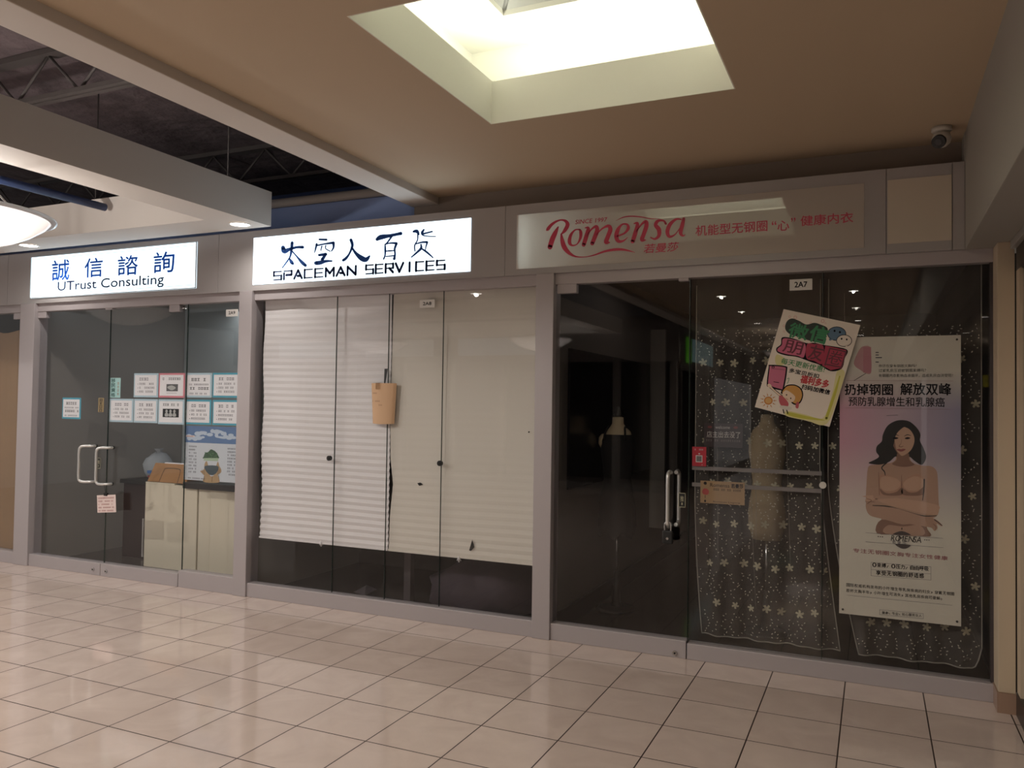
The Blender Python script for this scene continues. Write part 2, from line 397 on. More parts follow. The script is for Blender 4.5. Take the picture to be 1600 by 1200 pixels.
# side shopfront right of the pier
b = MB().box(.685, .74, -8, -.15, 2.33, 2.45, M_('dark_alu', '3b3634', .4, metal=.5)).box(.68, .73, -8, -.15, 0, .12, M_('black_base', '151415', .3))
b.box(.685, .74, -.25, -.15, .12, 2.33, m_pier)
struct(b.build('trim_side_shopfront'))
w = sroot('window_5', (.71, -4, .12)); MB().box(.700, .710, -8, -.25, .12, 2.33, m_glass).build('glass_pane', w)
struct(MB().box(.9, .92, -8, -.1, 0, 2.5, M_('grey_green_blind', '5c5a50', .8)).build('wall_right'))
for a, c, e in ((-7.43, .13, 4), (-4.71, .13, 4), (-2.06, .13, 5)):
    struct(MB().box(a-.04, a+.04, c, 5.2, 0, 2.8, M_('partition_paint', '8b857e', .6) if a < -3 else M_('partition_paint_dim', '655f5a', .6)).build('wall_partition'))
struct(MB().box(.64, .72, .1, 5.2, 0, 2.8, M_('dark_partition', '2a2624', .8)).build('wall_right'))
struct(MB().box(XL, .72, .17, 5.3, 2.7, 2.8, M_('shop_ceiling_blue_reflection', '343a50', .8)).build('ceiling'))  # dark ceiling tinted blue to imitate the reflection in the shop glass
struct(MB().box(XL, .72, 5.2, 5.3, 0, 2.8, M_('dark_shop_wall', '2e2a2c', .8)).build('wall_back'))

GY0, GY1 = .045, .055
def rail(b, x0, x1, z1=.112): return b.box(x0, x1, 0.004, .09, 0, z1, m_alu)
def pane(name, root, x0, x1, z0=.1, z1=2.425):
    o = MB().box(x0, x1, GY0, GY1, z0, z1, m_glass).build(name, root)
    MB().box(x1-.002, x1+.0005, GY0-.001, GY1+.001, z0, z1, m_glassedge).build('glass_edge', root)
    return o
def clip(root, x0, x1, z0=2.352, z1=2.416):
    return MB().box(x0, x1, .028, .072, z0, z1, m_alu).build('patch_fitting', root, bevel=.003)
def bolt(root, x, z=.05):
    MB().disc((x, -.0, z), .016, m_metal, 'y', .012, 20).disc((x, -.008, z), .006, m_black, 'y', .002, 10).build('floor_lock', root)
def dhandle(root, x, z0, z1, x2, r=.0125):
    """C-shaped pull, bent away sideways and towards the viewer"""
    P = [(x2, GY0-.002, z1), (x2-.01, .0, z1), (x+.035, -.035, z1), (x+.008, -.048, z1-.012), (x, -.052, z1-.05), (x, -.052, (z0+z1)/2), (x, -.052, z0+.05), (x+.008, -.048, z0+.012), (x+.035, -.035, z0), (x2-.01, .0, z0), (x2, GY0-.002, z0)]
    h = MB().tube(catmull(P, 5), r, m_chrome, 14).build('pull_handle', root)
    for z in (z0, z1): MB().disc((x2, GY0-.006, z), .016, m_black, 'y', .01, 16).build('mount', h)
# bay 0 : papered window at the far left
w = sroot('window_1', (-8.6, .05, 0)); pane('glass_pane', w, -9.9, -7.505); rail(MB(), -9.9, -7.505).build('bottom_rail', w, bevel=.003); clip(w, -7.66, -7.52)
# bay 1 : double glass door and fixed light
d1 = sroot('door_1', (-6.82, .05, 0)); pane('glass_pane', d1, -7.29, -6.338); rail(MB(), -7.30, -6.338).build('bottom_rail', d1, bevel=.003)
clip(d1, -7.30, -7.19); bolt(d1, -6.42); dhandle(d1, -6.575, .835, 1.158, -6.475)
d2 = sroot('door_2', (-5.86, .05, 0)); pane('glass_pane', d2, -6.332, -5.396); rail(MB(), -6.332, -5.396).build('bottom_rail', d2, bevel=.003)
clip(d2, -5.60, -5.48); bolt(d2, -6.255); clip(d2, -6.39, -6.30, 2.40); dhandle(d2, -6.352, .825, 1.15, -6.255)
w = sroot('window_2', (-5.1, .05, 0)); pane('glass_pane', w, -5.39, -4.775); rail(MB(), -5.39, -4.775, .14).build('bottom_rail', w, bevel=.003)
# bay 2 : four panes with shades behind
w = sroot('window_3', (-3.4, .05, 0))
for a, c in ((-4.64, -3.832), (-3.828, -3.352), (-3.348, -2.882), (-2.878, -2.127)):
    pane('glass_pane', w, a, c)
rail(MB(), -4.64, -2.127).build('bottom_rail', w, bevel=.003)
for x, z in ((-3.87, 1.15), (-2.885, 1.152)):
    MB().disc((x, .035, z), .02, m_black, 'y', .02, 20).disc((x, .022, z), .009, M_('bolt_face', '3c3c3c', .3, metal=.8), 'y', .006, 12).build('glass_connector', w)
# bay 3 : lingerie shop
d3 = sroot('door_3', (-1.53, .05, 0)); pane('glass_pane', d3, -1.995, -1.078); rail(MB(), -1.996, -1.078).build('bottom_rail', d3, bevel=.003)
clip(d3, -1.985, -1.845); clip(d3, -1.15, -1.085, 2.395, 2.425); bolt(d3, -1.147, .03)
P = [(-1.19, .04, 1.165), (-1.19, -.01, 1.17), (-1.19, -.04, 1.155), (-1.19, -.048, 1.12), (-1.19, -.048, 1.0), (-1.19, -.048, .87), (-1.19, -.04, .84), (-1.19, -.01, .825), (-1.19, .04, .83)]
MB().tube(catmull(P, 5), .0125, m_chrome, 14).build('pull_handle', d3)
P = [(p[0]+.028, .1-p[1], p[2]) for p in P]; MB().tube(catmull(P, 5), .0125, m_chrome, 14).build('pull_handle', d3)
w = sroot('window_4', (-.24, .05, 0)); pane('glass_pane', w, -1.072, -.282); pane('glass_pane', w, -.278, .6)
rail(MB(), -1.072, .6, .1).build('bottom_rail', w, bevel=.003)
MB().disc((-.278, .035, 1.132), .02, M_('white_knob', 'c9c4bc', .4), 'y', .02, 20).build('glass_connector', w)
MB().box(-.286, -.272, .058, .066, .6, 1.35, m_black).build('gasket', w)
MB().box(.585, .6, .03, .07, .1, 2.42, M_('side_gasket', '40383a', .5)).build('gasket', w)
# ---------------------------------------------------------------- far side of the concourse (behind the camera; seen mirrored)
m_opp = M_('far_wall_paint', '7d7772', .6)
b = MB().box(-14, -3.3, -9.75, -9.6, 2.45, 3.3, m_opp).box(-14, -3.3, -9.75, -9.6, 0, .12, m_opp)
for x in (-13.3, -11.9, -10.5, -9.3, -8.1, -6.9, -5.7, -4.5, -3.4): b.box(x-.06, x+.06, -9.75, -9.6, .12, 2.45, m_opp)
struct(b.build('wall_far'))
m_opp2 = M_('side_wall_paint', '4a4440', .6)
b = MB().box(-3.4, -3.3, -20, -9.75, 2.3, 3.3, m_opp2).box(-3.4, -3.3, -20, -9.75, 0, .12, m_opp2)
for y in (-9.9, -13.0): b.box(-3.4, -3.3, y-.05, y+.05, .12, 2.3, m_opp2)
struct(b.build('wall_side'))
struct(MB().box(-14, -3.4, -12.1, -12, 0, 3, M_('far_shop_dark', '35312f', .8)).box(-4.6, -4.5, -20, -12.1, 0, 3, m_dark).build('wall_far'))
struct(MB().box(-3.4, 1.2, -20.1, -20, 0, 4.3, M_('far_end_wall', '6a605a', .8)).build('wall_end'))
def far_sign(x0, x1, y0, y1, z0, z1, h, e, label):
    tag(MB().box(x0, x1, y0, y1, z0, z1, M_('lit_sign_'+h, h, .5, emit=e)).build('shop_sign'), label, 'sign')
far_sign(-12.6, -11, -9.6, -9.57, 2.6, 2.95, 'bcd4dc', .35, 'pale lit sign farthest left on the shop row behind the camera')
far_sign(-10.2, -8.5, -9.6, -9.57, 2.6, 2.95, 'cfd8da', .35, 'pale lit sign in the middle of the shop row behind the camera')
far_sign(-7.9, -5.9, -9.6, -9.57, 2.6, 2.95, 'a9c4d8', .35, 'pale blue lit sign nearest the corner of the shop row behind the camera')
far_sign(-3.3, -3.27, -10.6, -10.2, 2.45, 2.95, '63c02c', .6, 'bright green sign on the side wall behind the camera')
far_sign(-3.3, -3.27, -12.9, -10.8, 2.5, 2.95, 'a9cfd4', .45, 'pale blue sign beside the bright green sign behind the camera')
far_sign(-2.6, -1.9, -17, -16.97, 2.25, 2.5, '2f8f74', .5, 'teal hanging sign in the corridor behind the camera')
far_sign(-.9, -.65, -14, -13.97, 2.1, 2.35, 'b5a51a', .5, 'yellow hanging sign in the corridor behind the camera')
b = MB(); 
for k in range(5): b.box(-6.4, -5.2, -9.57+.0, -9.55, 1.0+.12*k, 1.05+.12*k, M_('lit_shelf', 'd9d2d0', .5, emit=.5))
# ================================================================ LAMPS
def translucent(name, h, tr=.55):
    m = bpy.data.materials.new(name); m.use_nodes = True; nt = m.node_tree; nt.nodes.clear()
    N = nt.nodes.new; o = N('ShaderNodeOutputMaterial'); t = N('ShaderNodeBsdfTranslucent'); d = N('ShaderNodeBsdfDiffuse'); g = N('ShaderNodeBsdfGlossy'); a = N('ShaderNodeMixShader'); c = N('ShaderNodeMixShader')
    t.inputs[0].default_value = rgb(h); d.inputs[0].default_value = rgb(h); g.inputs['Roughness'].default_value = .015
    a.inputs[0].default_value = tr; lw = N('ShaderNodeLayerWeight'); lw.inputs[0].default_value = .5; p = N('ShaderNodeMath'); p.operation = 'POWER'; p.inputs[1].default_value = 4
    q = N('ShaderNodeMath'); q.operation = 'MULTIPLY_ADD'; q.inputs[1].default_value = .9; q.inputs[2].default_value = .085
    L = nt.links.new; L(lw.outputs['Facing'], p.inputs[0]); L(p.outputs[0], q.inputs[0]); L(q.outputs[0], c.inputs[0])
    L(d.outputs[0], a.inputs[1]); L(t.outputs[0], a.inputs[2]); L(a.outputs[0], c.inputs[1]); L(g.outputs[0], c.inputs[2]); L(c.outputs[0], o.inputs[0]); return m
m_bowl = translucent('alabaster_bowl', 'f2ecea', .5)
m_rim = M_('bowl_rim_glass', 'dfe6ee', .15, spec=.8)
m_brass = M_('lamp_metal', '8d8a88', .35, metal=.8)
def bowl(x, y, label):
    r = thing('bowl_pendant_lamp', label, 'lamp', (x, y, 2.52), 'bowl pendant lamps of the concourse')
    prof = [(.0, 0), (.08, .004), (.2, .022), (.32, .06), (.42, .11), (.5, .165), (.53, .2)]
    MB().lathe(prof, (x, y, 2.52), m_bowl, 64).build('bowl', r)
    MB().lathe([(.525, .2), (.545, .196), (.565, .204), (.567, .214), (.55, .222), (.525, .218), (.522, .206)], (x, y, 2.52), m_rim, 64).build('rim', r)
    MB().lathe([(0, -.02), (.012, -.016), (.018, -.004), (.01, .004)], (x, y, 2.52), m_brass, 16).build('finial', r)
    MB().tube([(x, y, 2.6), (x, y, 4.28)], .012, m_brass, 10).build('stem', r)
    for k in range(3):
        q = 2*math.pi*k/3; MB().tube([(x, y, 3.15), (x+.53*math.cos(q), y+.53*math.sin(q), 2.73)], .005, m_brass, 8).build('support_rod', r)
bowl(-5.24, -2.0, 'large lit glass bowl lamp at the left edge of the photo, under the canopy')
bowl(-8.55, -2.0, 'lit bowl lamp outside the left edge, mirrored in the consulting shop door')
bowl(-5.24, -7.6, 'lit bowl lamp over the far concourse behind the camera, right of its pair')
bowl(-8.55, -7.6, 'lit bowl lamp over the far concourse behind the camera, left of its pair')
bowl(-1.5, -11.6, 'lit bowl lamp in the back corridor, the nearer one')
bowl(-1.5, -15.0, 'lit bowl lamp in the back corridor, the farther one')
m_lens = M_('lit_downlight', (1, .93, .86), .4, emit=12)
m_trimring = M_('downlight_trim', 'cfcac4', .35)
def downlight(x, y, z, label, R=.085):
    r = thing('downlight', label, 'downlight', (x, y, z), 'recessed downlights')
    MB().lathe([(R, -.002), (R, -.007), (R*.9, -.009), (R*.84, -.003), (R*.84, -.001)], (x, y, z), m_trimring, 32).build('trim_ring', r)
    MB().disc((x, y, z-.0025), R*.84, m_lens, 'z', .003, 32).build('lens', r)
dl = ['lit downlight under the right corner of the hung canopy', 'lit downlight under the hung canopy behind the bowl lamp', 'lit downlight under the canopy outside the left edge',
      'lit downlight under the canopy frame near the camera, at its right corner', 'lit downlight under the canopy frame near the camera, in the middle', 'lit downlight under the canopy frame near the camera, at the left']
for (x, y), l in zip(DOWN, dl): downlight(x, y, 2.95, l)
pl = ['nearest', 'second', 'third', 'fourth', 'farthest']
for i, (x, y) in enumerate(DOWN2):
    downlight(x, y, 3.15, 'lit downlight in the ceiling behind the camera, %s of the %s row' % (pl[i//2], 'left' if i % 2 == 0 else 'right'), .08)
# security camera
c0 = (.337, -.13, 3.15)
r = thing('security_camera', 'small white security camera with black lens under the brown ceiling corner', 'camera', c0)
m_camw = M_('white_plastic', 'b8b2aa', .4)
MB().lathe([(0, 0), (.05, 0), (.052, -.02), (.045, -.028), (0, -.028)], c0, m_camw, 28).build('mount', r)
cb_ = MB().lathe([(0, .05), (.025, .043), (.042, .025), (.05, 0), (.042, -.025), (.025, -.043), (0, -.05)], (.337, -.13, 3.085), m_camw, 28).build('body', r)
d = Vector((-.35, -.75, -.5)).normalized(); p = Vector((.337, -.13, 3.085))
MB().tube([p+d*.025, p+d*.052], .036, m_black, 24).tube([p+d*.05, p+d*.054], .018, M_('lens_glass', '1a1a22', .1), 20).build('lens', cb_)

# ================================================================ LIT SIGNS
m_face1 = M_('lit_sign_face', (.72, .90, 1.0), .3, emit=1.7)
m_face2 = M_('lit_sign_face_cool', (.74, .9, 1.0), .3, emit=1.9)
m_royal = M_('royal_blue_letter', '1d4fae', .9, spec=.05, emit=.2)
m_navyl = M_('navy_letter', '2b4a86', .9, spec=.05, emit=.1)
m_ink2 = M_('dark_navy_letter', '252b4c', .9, spec=.05, emit=.05)
m_cyan = M_('lit_sign_cyan_band', (.62, .95, .98), .3, emit=.95)
m_sframe = M_('sign_frame', 'cfd6da', .35)
FY = plane_y(-.005)
def sign_shell(r, S, mface, depth=.14):
    x0, x1, z0, z1 = S
    return MB().box(x0, x1, -.004, depth, z0, z1, mface).build('face', r)
r = thing('shop_sign', 'lit white sign of the consulting shop with blue Chinese characters, leftmost', 'sign', ((S1[0]+S1[1])/2, 0, S1[2]))
fc = sign_shell(r, S1, m_face1)
b = MB()
for a, c, e, g in ((S1[0], S1[1], S1[2], S1[2]+.006), (S1[0], S1[1], S1[3]-.006, S1[3]), (S1[0], S1[0]+.006, S1[2], S1[3]), (S1[1]-.006, S1[1], S1[2], S1[3])):
    b.box(a, c, -.012, -.004, e, g, m_sframe)
for a, c, e, g in ((S1[0]+.03, S1[1]-.03, S1[2]+.028, S1[2]+.031), (S1[0]+.03, S1[1]-.03, S1[3]-.031, S1[3]-.028), (S1[0]+.03, S1[0]+.033, S1[2]+.03, S1[3]-.03)):
    b.rect(a, c, e, g, FY, m_ink2)
b.build('border', r)
b = MB()
def T(b, t, p0, p1, y, m, bold=0.0, shear=0.0, d=.001):
    """text fitted between the bottom-left pixel p0 and the top-right pixel p1 of the plane y"""
    (x0, z0), (x1, z1) = U(*p0, y), U(*p1, y)
    return b.text(t, x0, x1, z0, z1, plane_y(y), m, d, bold, shear)
for t, p0, p1 in (('誠', (81, 439), (109, 405)), ('信', (132, 434), (161, 402)), ('諮', (184, 431), (216, 398)), ('詢', (240, 427), (273, 392))):
    b = MB(); T(b, t, p0, p1, -.005, m_royal, .014, 0, .002); b.build('character', fc)
b = MB(); (x0, z0), (x1, z1) = U(91, 459), U(257, 434); b.text('UTrust Consulting', x0, x1, z0, z0+.112, FY, m_ink2, .002, .012)
b.build('lettering', fc)
# ---- spaceman sign
r = thing('shop_sign', 'lit white sign with navy brush-style characters above the paper shades', 'sign', ((S2[0]+S2[1])/2, 0, S2[2]))
fc = sign_shell(r, S2, m_face2)
PP = px_plane(-.004)
def crop(ox, oy, s, y=None, F=None):
    G = F or px_plane(y)
    return lambda u, v, d: G(ox+u/s, oy+v/s, d)
C6 = crop(390, 340, 4.571, F=PP)
BR = [[(240,215,30),(250,240,36),(290,225,22),(340,212,18),(380,212,22)], [(305,180,22),(300,230,20),(290,280,12),(260,325,10),(235,358,8)], [(305,240,10),(340,280,12),(375,320,24),(400,342,22)], [(285,290,8),(300,318,26),(310,330,18)],
 [(500,156,14),(550,158,16)], [(480,190,16),(472,225,12),(465,250,6)], [(480,200,12),(540,188,12),(600,180,20)], [(600,182,20),(600,215,14),(585,240,8)], [(517,205,10),(510,235,7)], [(545,200,9),(545,222,8),(575,240,8)], [(498,268,18),(545,262,22)], [(545,262,18),(520,300,24)], [(475,325,28),(505,322,30),(545,312,20),(588,310,12)],
 [(725,160,22),(735,200,20),(715,255,14),(690,290,20),(670,305,20)], [(733,215,12),(760,255,22),(800,290,38),(832,300,34),(858,275,12)],
 [(912,155,24),(940,140,36),(1000,130,24),(1060,118,22),(1080,114,26)], [(1015,135,16),(995,165,12),(975,190,10)], [(968,190,9),(970,230,15),(968,270,11),(958,296,12)], [(970,190,9),(1010,182,12),(1050,184,18)], [(1050,187,18),(1037,225,15),(1040,260,13),(1034,295,20)], [(975,240,8),(1000,238,11),(1035,236,8)], [(975,278,8),(1035,272,10)],
 [(1172,100,16),(1195,98,26),(1210,120,12)], [(1202,120,11),(1200,160,9),(1180,200,10),(1182,240,9)], [(1246,86,12),(1233,110,20),(1250,130,9),(1330,136,7)], [(1245,115,13),(1305,100,11)], [(1190,188,9),(1230,177,13),(1268,175,16)], [(1270,177,14),(1260,210,9),(1256,235,7)], [(1225,192,11),(1225,220,18),(1195,250,15),(1157,283,9)], [(1230,222,12),(1270,250,15),(1310,286,9)]]
for a_, c_ in ((0, 4), (4, 13), (13, 15), (15, 22), (22, 99)):
    b = MB()
    for s_ in BR[a_:c_]: b.stroke(s_, C6, m_navyl, .002)
    b.build('character', fc)
# squared display letters
GL = {'S': [[(1, 1), (0, 1), (0, .5), (1, .5), (1, 0), (0, 0)]], 'P': [[(0, 0), (0, .75)], [(0, 1), (1, 1), (1, .5), (.3, .5)]], 'A': [[(0, 0), (.5, 1), (1, 0)], [(.45, .3), (.8, .3)]],
      'C': [[(1, 1), (0, 1), (0, 0), (1, 0)]], 'E': [[(1, 1), (0, 1), (0, 0), (1, 0)], [(0, .5), (.9, .5)]], 'M': [[(0, 0), (0, 1), (.5, .35), (1, 1), (1, 0)]], 'N': [[(0, 0), (0, 1), (1, 0), (1, 1)]],
      'R': [[(0, 0), (0, 1), (1, 1), (1, .5), (.2, .5)], [(.5, .5), (1, 0)]], 'V': [[(0, 1), (.5, 0), (1, 1)]], 'I': [[(.5, 0), (.5, 1)]]}
def sq_word(b, t, p0, p1, h, y, m):
    n = len(t); (xa, za), (xb, zb) = U(*p0, y), U(*p1, y); F = plane_y(y)
    pitch = (xb-xa)/(n-.2); cw = pitch*.74
    for i, ch in enumerate(t):
        ox = xa+i*pitch; oz = za+(zb-za)*(i/(n-1))
        for st in GL[ch]:
            for (a0, b0), (a1, b1) in zip(st, st[1:]):
                hor = abs(a1-a0) > .7 and abs(b1-b0) < .1
                wd = .011 if hor else .02
                b.stroke([(ox+a0*cw, oz+b0*h, wd), (ox+a1*cw, oz+b1*h, wd)], F, m, .002, smooth=False)
b = MB(); sq_word(b, 'SPACEMAN', (428, 437.5), (557, 429), .065, -.004, m_ink2); b.build('lettering', fc); b = MB(); sq_word(b, 'SERVICES', (572, 428), (696, 420.5), .065, -.004, m_ink2)
b.build('lettering', fc)
# ---- lingerie sign: translucent face over a box lit by one tube at its left end
m_tr = translucent('acrylic_sign_face', 'dcd4cc', .42); m_red = M_('red_sign_letter', 'c43e5a', .5)
r = thing('shop_sign', 'cream sign of the lingerie shop with red lettering, lit only at its left end', 'sign', ((S3[0]+S3[1])/2, 0, S3[2]))
x0, x1, z0, z1 = S3
fc = MB().box(x0, x1, -.003, .003, z0, z1, m_tr).build('face', r)
m_boxw = M_('sign_box_white', 'c8c8c8', .7)
MB().box(x0-.05, x1, .15, .16, z0, z1, m_boxw).box(x0, x1, .003, .15, z0-.006, z0, m_boxw).box(x0, x1, .003, .15, z1, z1+.006, m_boxw).box(x1, x1+.005, .003, .15, z0, z1, m_boxw).box(x0-.005, x0, .003, .15, z0, z1, m_boxw).build('box', r)
MB().tube([(x0+.03, .09, z0+.02), (x0+.03, .09, z1-.02)], .012, M_('lit_tube_cool', (.8, .95, 1), .5, emit=2), 10).build('tube', r)
light('AREA', 'sign_tube_light', (x0+.012, .09, (z0+z1)/2), 14, (.72, .93, 1), .34, .05, rot=(0, R_(-90), 0))
C3 = crop(780, 300, 4.848, F=px_plane(-.003))
RM = [[(356,292,3),(368,282,24),(395,250,22),(430,225,16),(470,212,12),(505,222,22),(518,250,30),(497,292,26),(470,320,8)], [(447,265,10),(425,310,32),(402,360,38),(385,418,36)], [(470,318,12),(478,370,30),(495,420,36),(530,462,26),(580,489,12),(650,492,6),(720,478,10),(800,450,16),(880,436,20),(950,438,16),(1028,458,3)],
 [(612,285,12),(575,288,10),(542,328,22),(533,380,26),(553,405,14),(590,395,9),(615,350,20),(618,305,24),(608,285,12)],
 [(650,272,6),(675,275,24),(662,330,32),(640,400,30)], [(662,335,6),(700,282,12),(735,262,24),(742,292,32),(725,340,32),(705,390,30)], [(732,330,6),(780,278,12),(828,258,24),(842,285,32),(825,335,32),(810,380,32),(838,382,6)],
 [(895,335,12),(950,312,14),(978,275,24),(968,246,16),(932,246,12),(900,285,28),(887,335,32),(903,372,26),(940,370,14),(975,342,3)],
 [(1020,240,6),(1048,240,24),(1032,310,32),(1010,375,30)], [(1035,305,6),(1078,245,14),(1112,225,26),(1115,260,32),(1095,320,30),(1082,362,30),(1112,364,5)],
 [(1262,240,18),(1245,218,14),(1205,218,22),(1185,250,28),(1210,285,34),(1210,330,26),(1180,356,16),(1148,345,10)],
 [(1378,208,10),(1340,207,16),(1295,245,28),(1274,300,30),(1290,338,22),(1332,322,10),(1370,270,6)], [(1398,203,22),(1387,250,30),(1374,308,28),(1392,332,14),(1410,322,4)],
 [(885,218,2),(940,192,8),(1000,184,9),(1080,190,8),(1150,203,6),(1215,200,2)]]
b = MB()
for s_ in RM: b.stroke(s_, C3, m_red, .001)
b.build('logo_lettering', fc)
b = MB(); T(b, 'SINCE 1997', (899, 350.5), (949, 339.5), -.003, m_red, .014, .12)
b.build('since_lettering', fc); b = MB(); (xa, za), (xb, zb) = U(1006, 396), U(1061, 378); b.text('若曼莎', xa, xb, za, zb+.0, plane_y(-.003), m_red, .001, .012, .15)
b.build('name_lettering', fc)
b = MB(); T(b, '机能型无钢圈', (1087, 369), (1199, 344), -.003, m_red, .012); T(b, '“', (1206, 352), (1213, 345), -.003, m_red, .012); T(b, '心', (1215, 361), (1233, 344), -.003, m_red, .012); T(b, '”', (1236, 347), (1243, 340), -.003, m_red, .012)
T(b, '健康内衣', (1251, 353.5), (1333, 331), -.003, m_red, .012)
b.build('slogan_lettering', fc)
r = tag(MB().box(S4[0], S4[1], -.003, .15, S4[2], S4[3], M_('blank_sign_face', 'c9bfb0', .4)).build('blank_sign_panel'), 'blank cream sign panel at the right end of the fascia', 'sign')
# ---- unit number plates
m_plate = M_('plate_white', 'd9d6d2', .4)
for t, S, l in (('2A9', (-4.962, -4.835, 2.292, 2.351), 'white unit number plate 2A9 at the top of the consulting shop window'), ('2A8', (-3.082, -2.955, 2.296, 2.354), 'white unit number plate 2A8 above the paper shades'), ('2A7', (-.472, -.342, 2.305, 2.372), 'white unit number plate 2A7 above the patterned curtain')):
    o = tag(MB().box(S[0], S[1], .040, .044, S[2], S[3], m_plate).build('number_plate'), l, 'plate')
    cx = (S[0]+S[1])/2; MB().text(t, cx-.036, cx+.036, S[2]+.018, S[3]-.016, plane_y(.040), m_ink, .0006, .03).build('lettering', o)
# ================================================================ CONSULTING SHOP (bay 1)
m_cb = M_('cupboard_cream', 'd6cdb8', .5); m_top = M_('dark_counter_top', '231d1d', .3)
r = thing('reception_counter', 'cream reception counter with a dark top behind the consulting shop glass', 'counter', (-5.5, .6, 0))
MB().box(-6.27, -5.62, .42, .95, .02, .80, m_cb).build('front_panel', r, bevel=.003)
MB().box(-5.61, -5.47, .43, .95, .02, .80, m_cb).build('filler_panel', r, bevel=.003)
MB().box(-5.46, -4.76, .42, .95, .02, .78, m_cb).build('front_panel', r, bevel=.003)
MB().box(-5.76, -4.76, .38, 1.0, .782, .84, m_top).build('counter_top', r, bevel=.004)
MB().box(-6.27, -5.9, .42, 1.0, .801, .813, m_cb).build('counter_shelf', r)
# brown easel-shaped holder
r = thing('desk_calendar_stand', 'tan cardboard stand with slanted sides on top of the cream counter', 'stand', (-6.0, .55, .816))
m_tan = M_('tan_board', '9c6f3e', .6)
b = MB(); x0, x1 = -6.26, -5.83
b.add([(x0, .43, .817), (x1+.06, .43, .817), (x1, .52, .985), (x0, .52, .985), (x0, .445, .817), (x1+.06, .445, .817), (x1, .535, .985), (x0, .535, .985)], [(0, 1, 2, 3), (7, 6, 5, 4), (0, 4, 5, 1), (1, 5, 6, 2), (2, 6, 7, 3), (3, 7, 4, 0)], m_tan)
b.build('front_board', r)
b = MB(); b.add([(x1+.06, .44, .817), (x1+.02, .70, .817), (x1, .53, .985)], [(0, 1, 2)], M_('dark_tan', '6f4d2b', .6)).add([(x0, .70, .817), (x1+.02, .70, .817), (x1, .53, .985), (x0, .53, .985)], [(0, 3, 2, 1)], m_tan); b.build('back_board', r)
fr = lambda u, v, d: (x0+u, .43+.09*v/.168-d, .817+v)
MB().stroke([(.15, .005, .006), (.15, .10, .006), (.17, .125, .006), (.32, .125, .006), (.36, .10, .006), (.38, .005, .006)], fr, M_('groove', '3f2a18', .7), .001, n=3).build('handle_cutout', r)
MB().box(x0+.12, x1-.03, .52, .55, .985, .993, m_paper).build('paper_edge', r)
r = thing('cabinet', 'dark brown side cabinet standing left of the cream counter', 'cabinet', (-6.65, .8, 0))
m_dbr = M_('dark_brown_wood', '2a1b1a', .35)
MB().box(-6.95, -6.50, .75, 1.3, 0, .74, m_dbr).build('body', r, bevel=.004)
MB().box(-6.97, -6.3, .72, 1.32, .742, .78, m_black).build('top', r)
MB().box(-6.66, -6.645, .735, .75, .02, .4, M_('pale_strip', 'b9b4b0', .5)).build('edge_strip', r)
MB().box(-6.48, -6.30, .8, 1.3, 0, .74, m_black).build('door', r)
# blurry pale bundle on the cabinet
m_bag = sheer_mat('thin_plastic', 'bfc6cc', .45)
b = MB(); random.seed(3); prof = [(0.0, 0), (.10, .01), (.14, .06), (.15, .14), (.12, .2), (.06, .25), (.02, .27), (.05, .3)]
b.lathe(prof, (-6.75, 1.0, .782), m_bag, 18)
b.v = [(x+random.uniform(-.012, .012), y+random.uniform(-.012, .012), z) for x, y, z in b.v]
r = b.build('plastic_bag'); tag(r, 'tied pale plastic bag on the dark cabinet behind the right door handle', 'bag')
MB().box(-6.73, -6.67, .84, .85, .84, .87, M_('blue_label', '2f5f9c', .5)).box(-6.72, -6.66, .84, .85, .80, .82, M_('red_label', '8a3a3a', .5)).build('label', r)
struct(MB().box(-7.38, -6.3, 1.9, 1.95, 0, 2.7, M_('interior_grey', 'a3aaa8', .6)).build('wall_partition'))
struct(MB().box(-6.3, -4.75, 3.0, 3.05, 0, 2.7, M_('interior_blue_reflection', '3b4054', .6)).build('wall_partition'))  # bluish reflection in the door glass put into the wall colour
struct(MB().box(-6.3, -4.75, 2.98, 3.0, 0, .15, m_dbr).build('baseboard_back'))
# --- sheets taped inside the glass (y just behind the pane)
PY = .062
m_grey = M_('grey_ink', '5a5560', .7); m_teal = M_('teal_border', '3f9db4', .6); m_lblue = M_('pale_blue_border', 'aec8d4', .6); m_rose = M_('rose_border', 'd07a86', .6)
def bars(b, x0, x1, z, h, F, m, n=9, seed=0, d=.0006):
    """a line of print too small to read: a row of little marks"""
    rr = random.Random(seed); x = x0; w = (x1-x0)/n
    for k in range(n):
        if rr.random() > .12:
            u = x+w*.08; e = x+w*.86; q = rr.random()
            b.rect(u, e, z+h*.82, z+h, F, m, d); b.rect(u, e, z, z+h*.16, F, m, d)
            if q < .7: b.rect(u+w*.1, e-w*.1, z+h*.42, z+h*.56, F, m, d)
            b.rect(u+w*(.3 if q < .5 else .1), u+w*(.3 if q < .5 else .1)+w*.14, z, z+h, F, m, d)
            if q > .35: b.rect(e-w*.2, e-w*.06, z, z+h, F, m, d)
        x += w
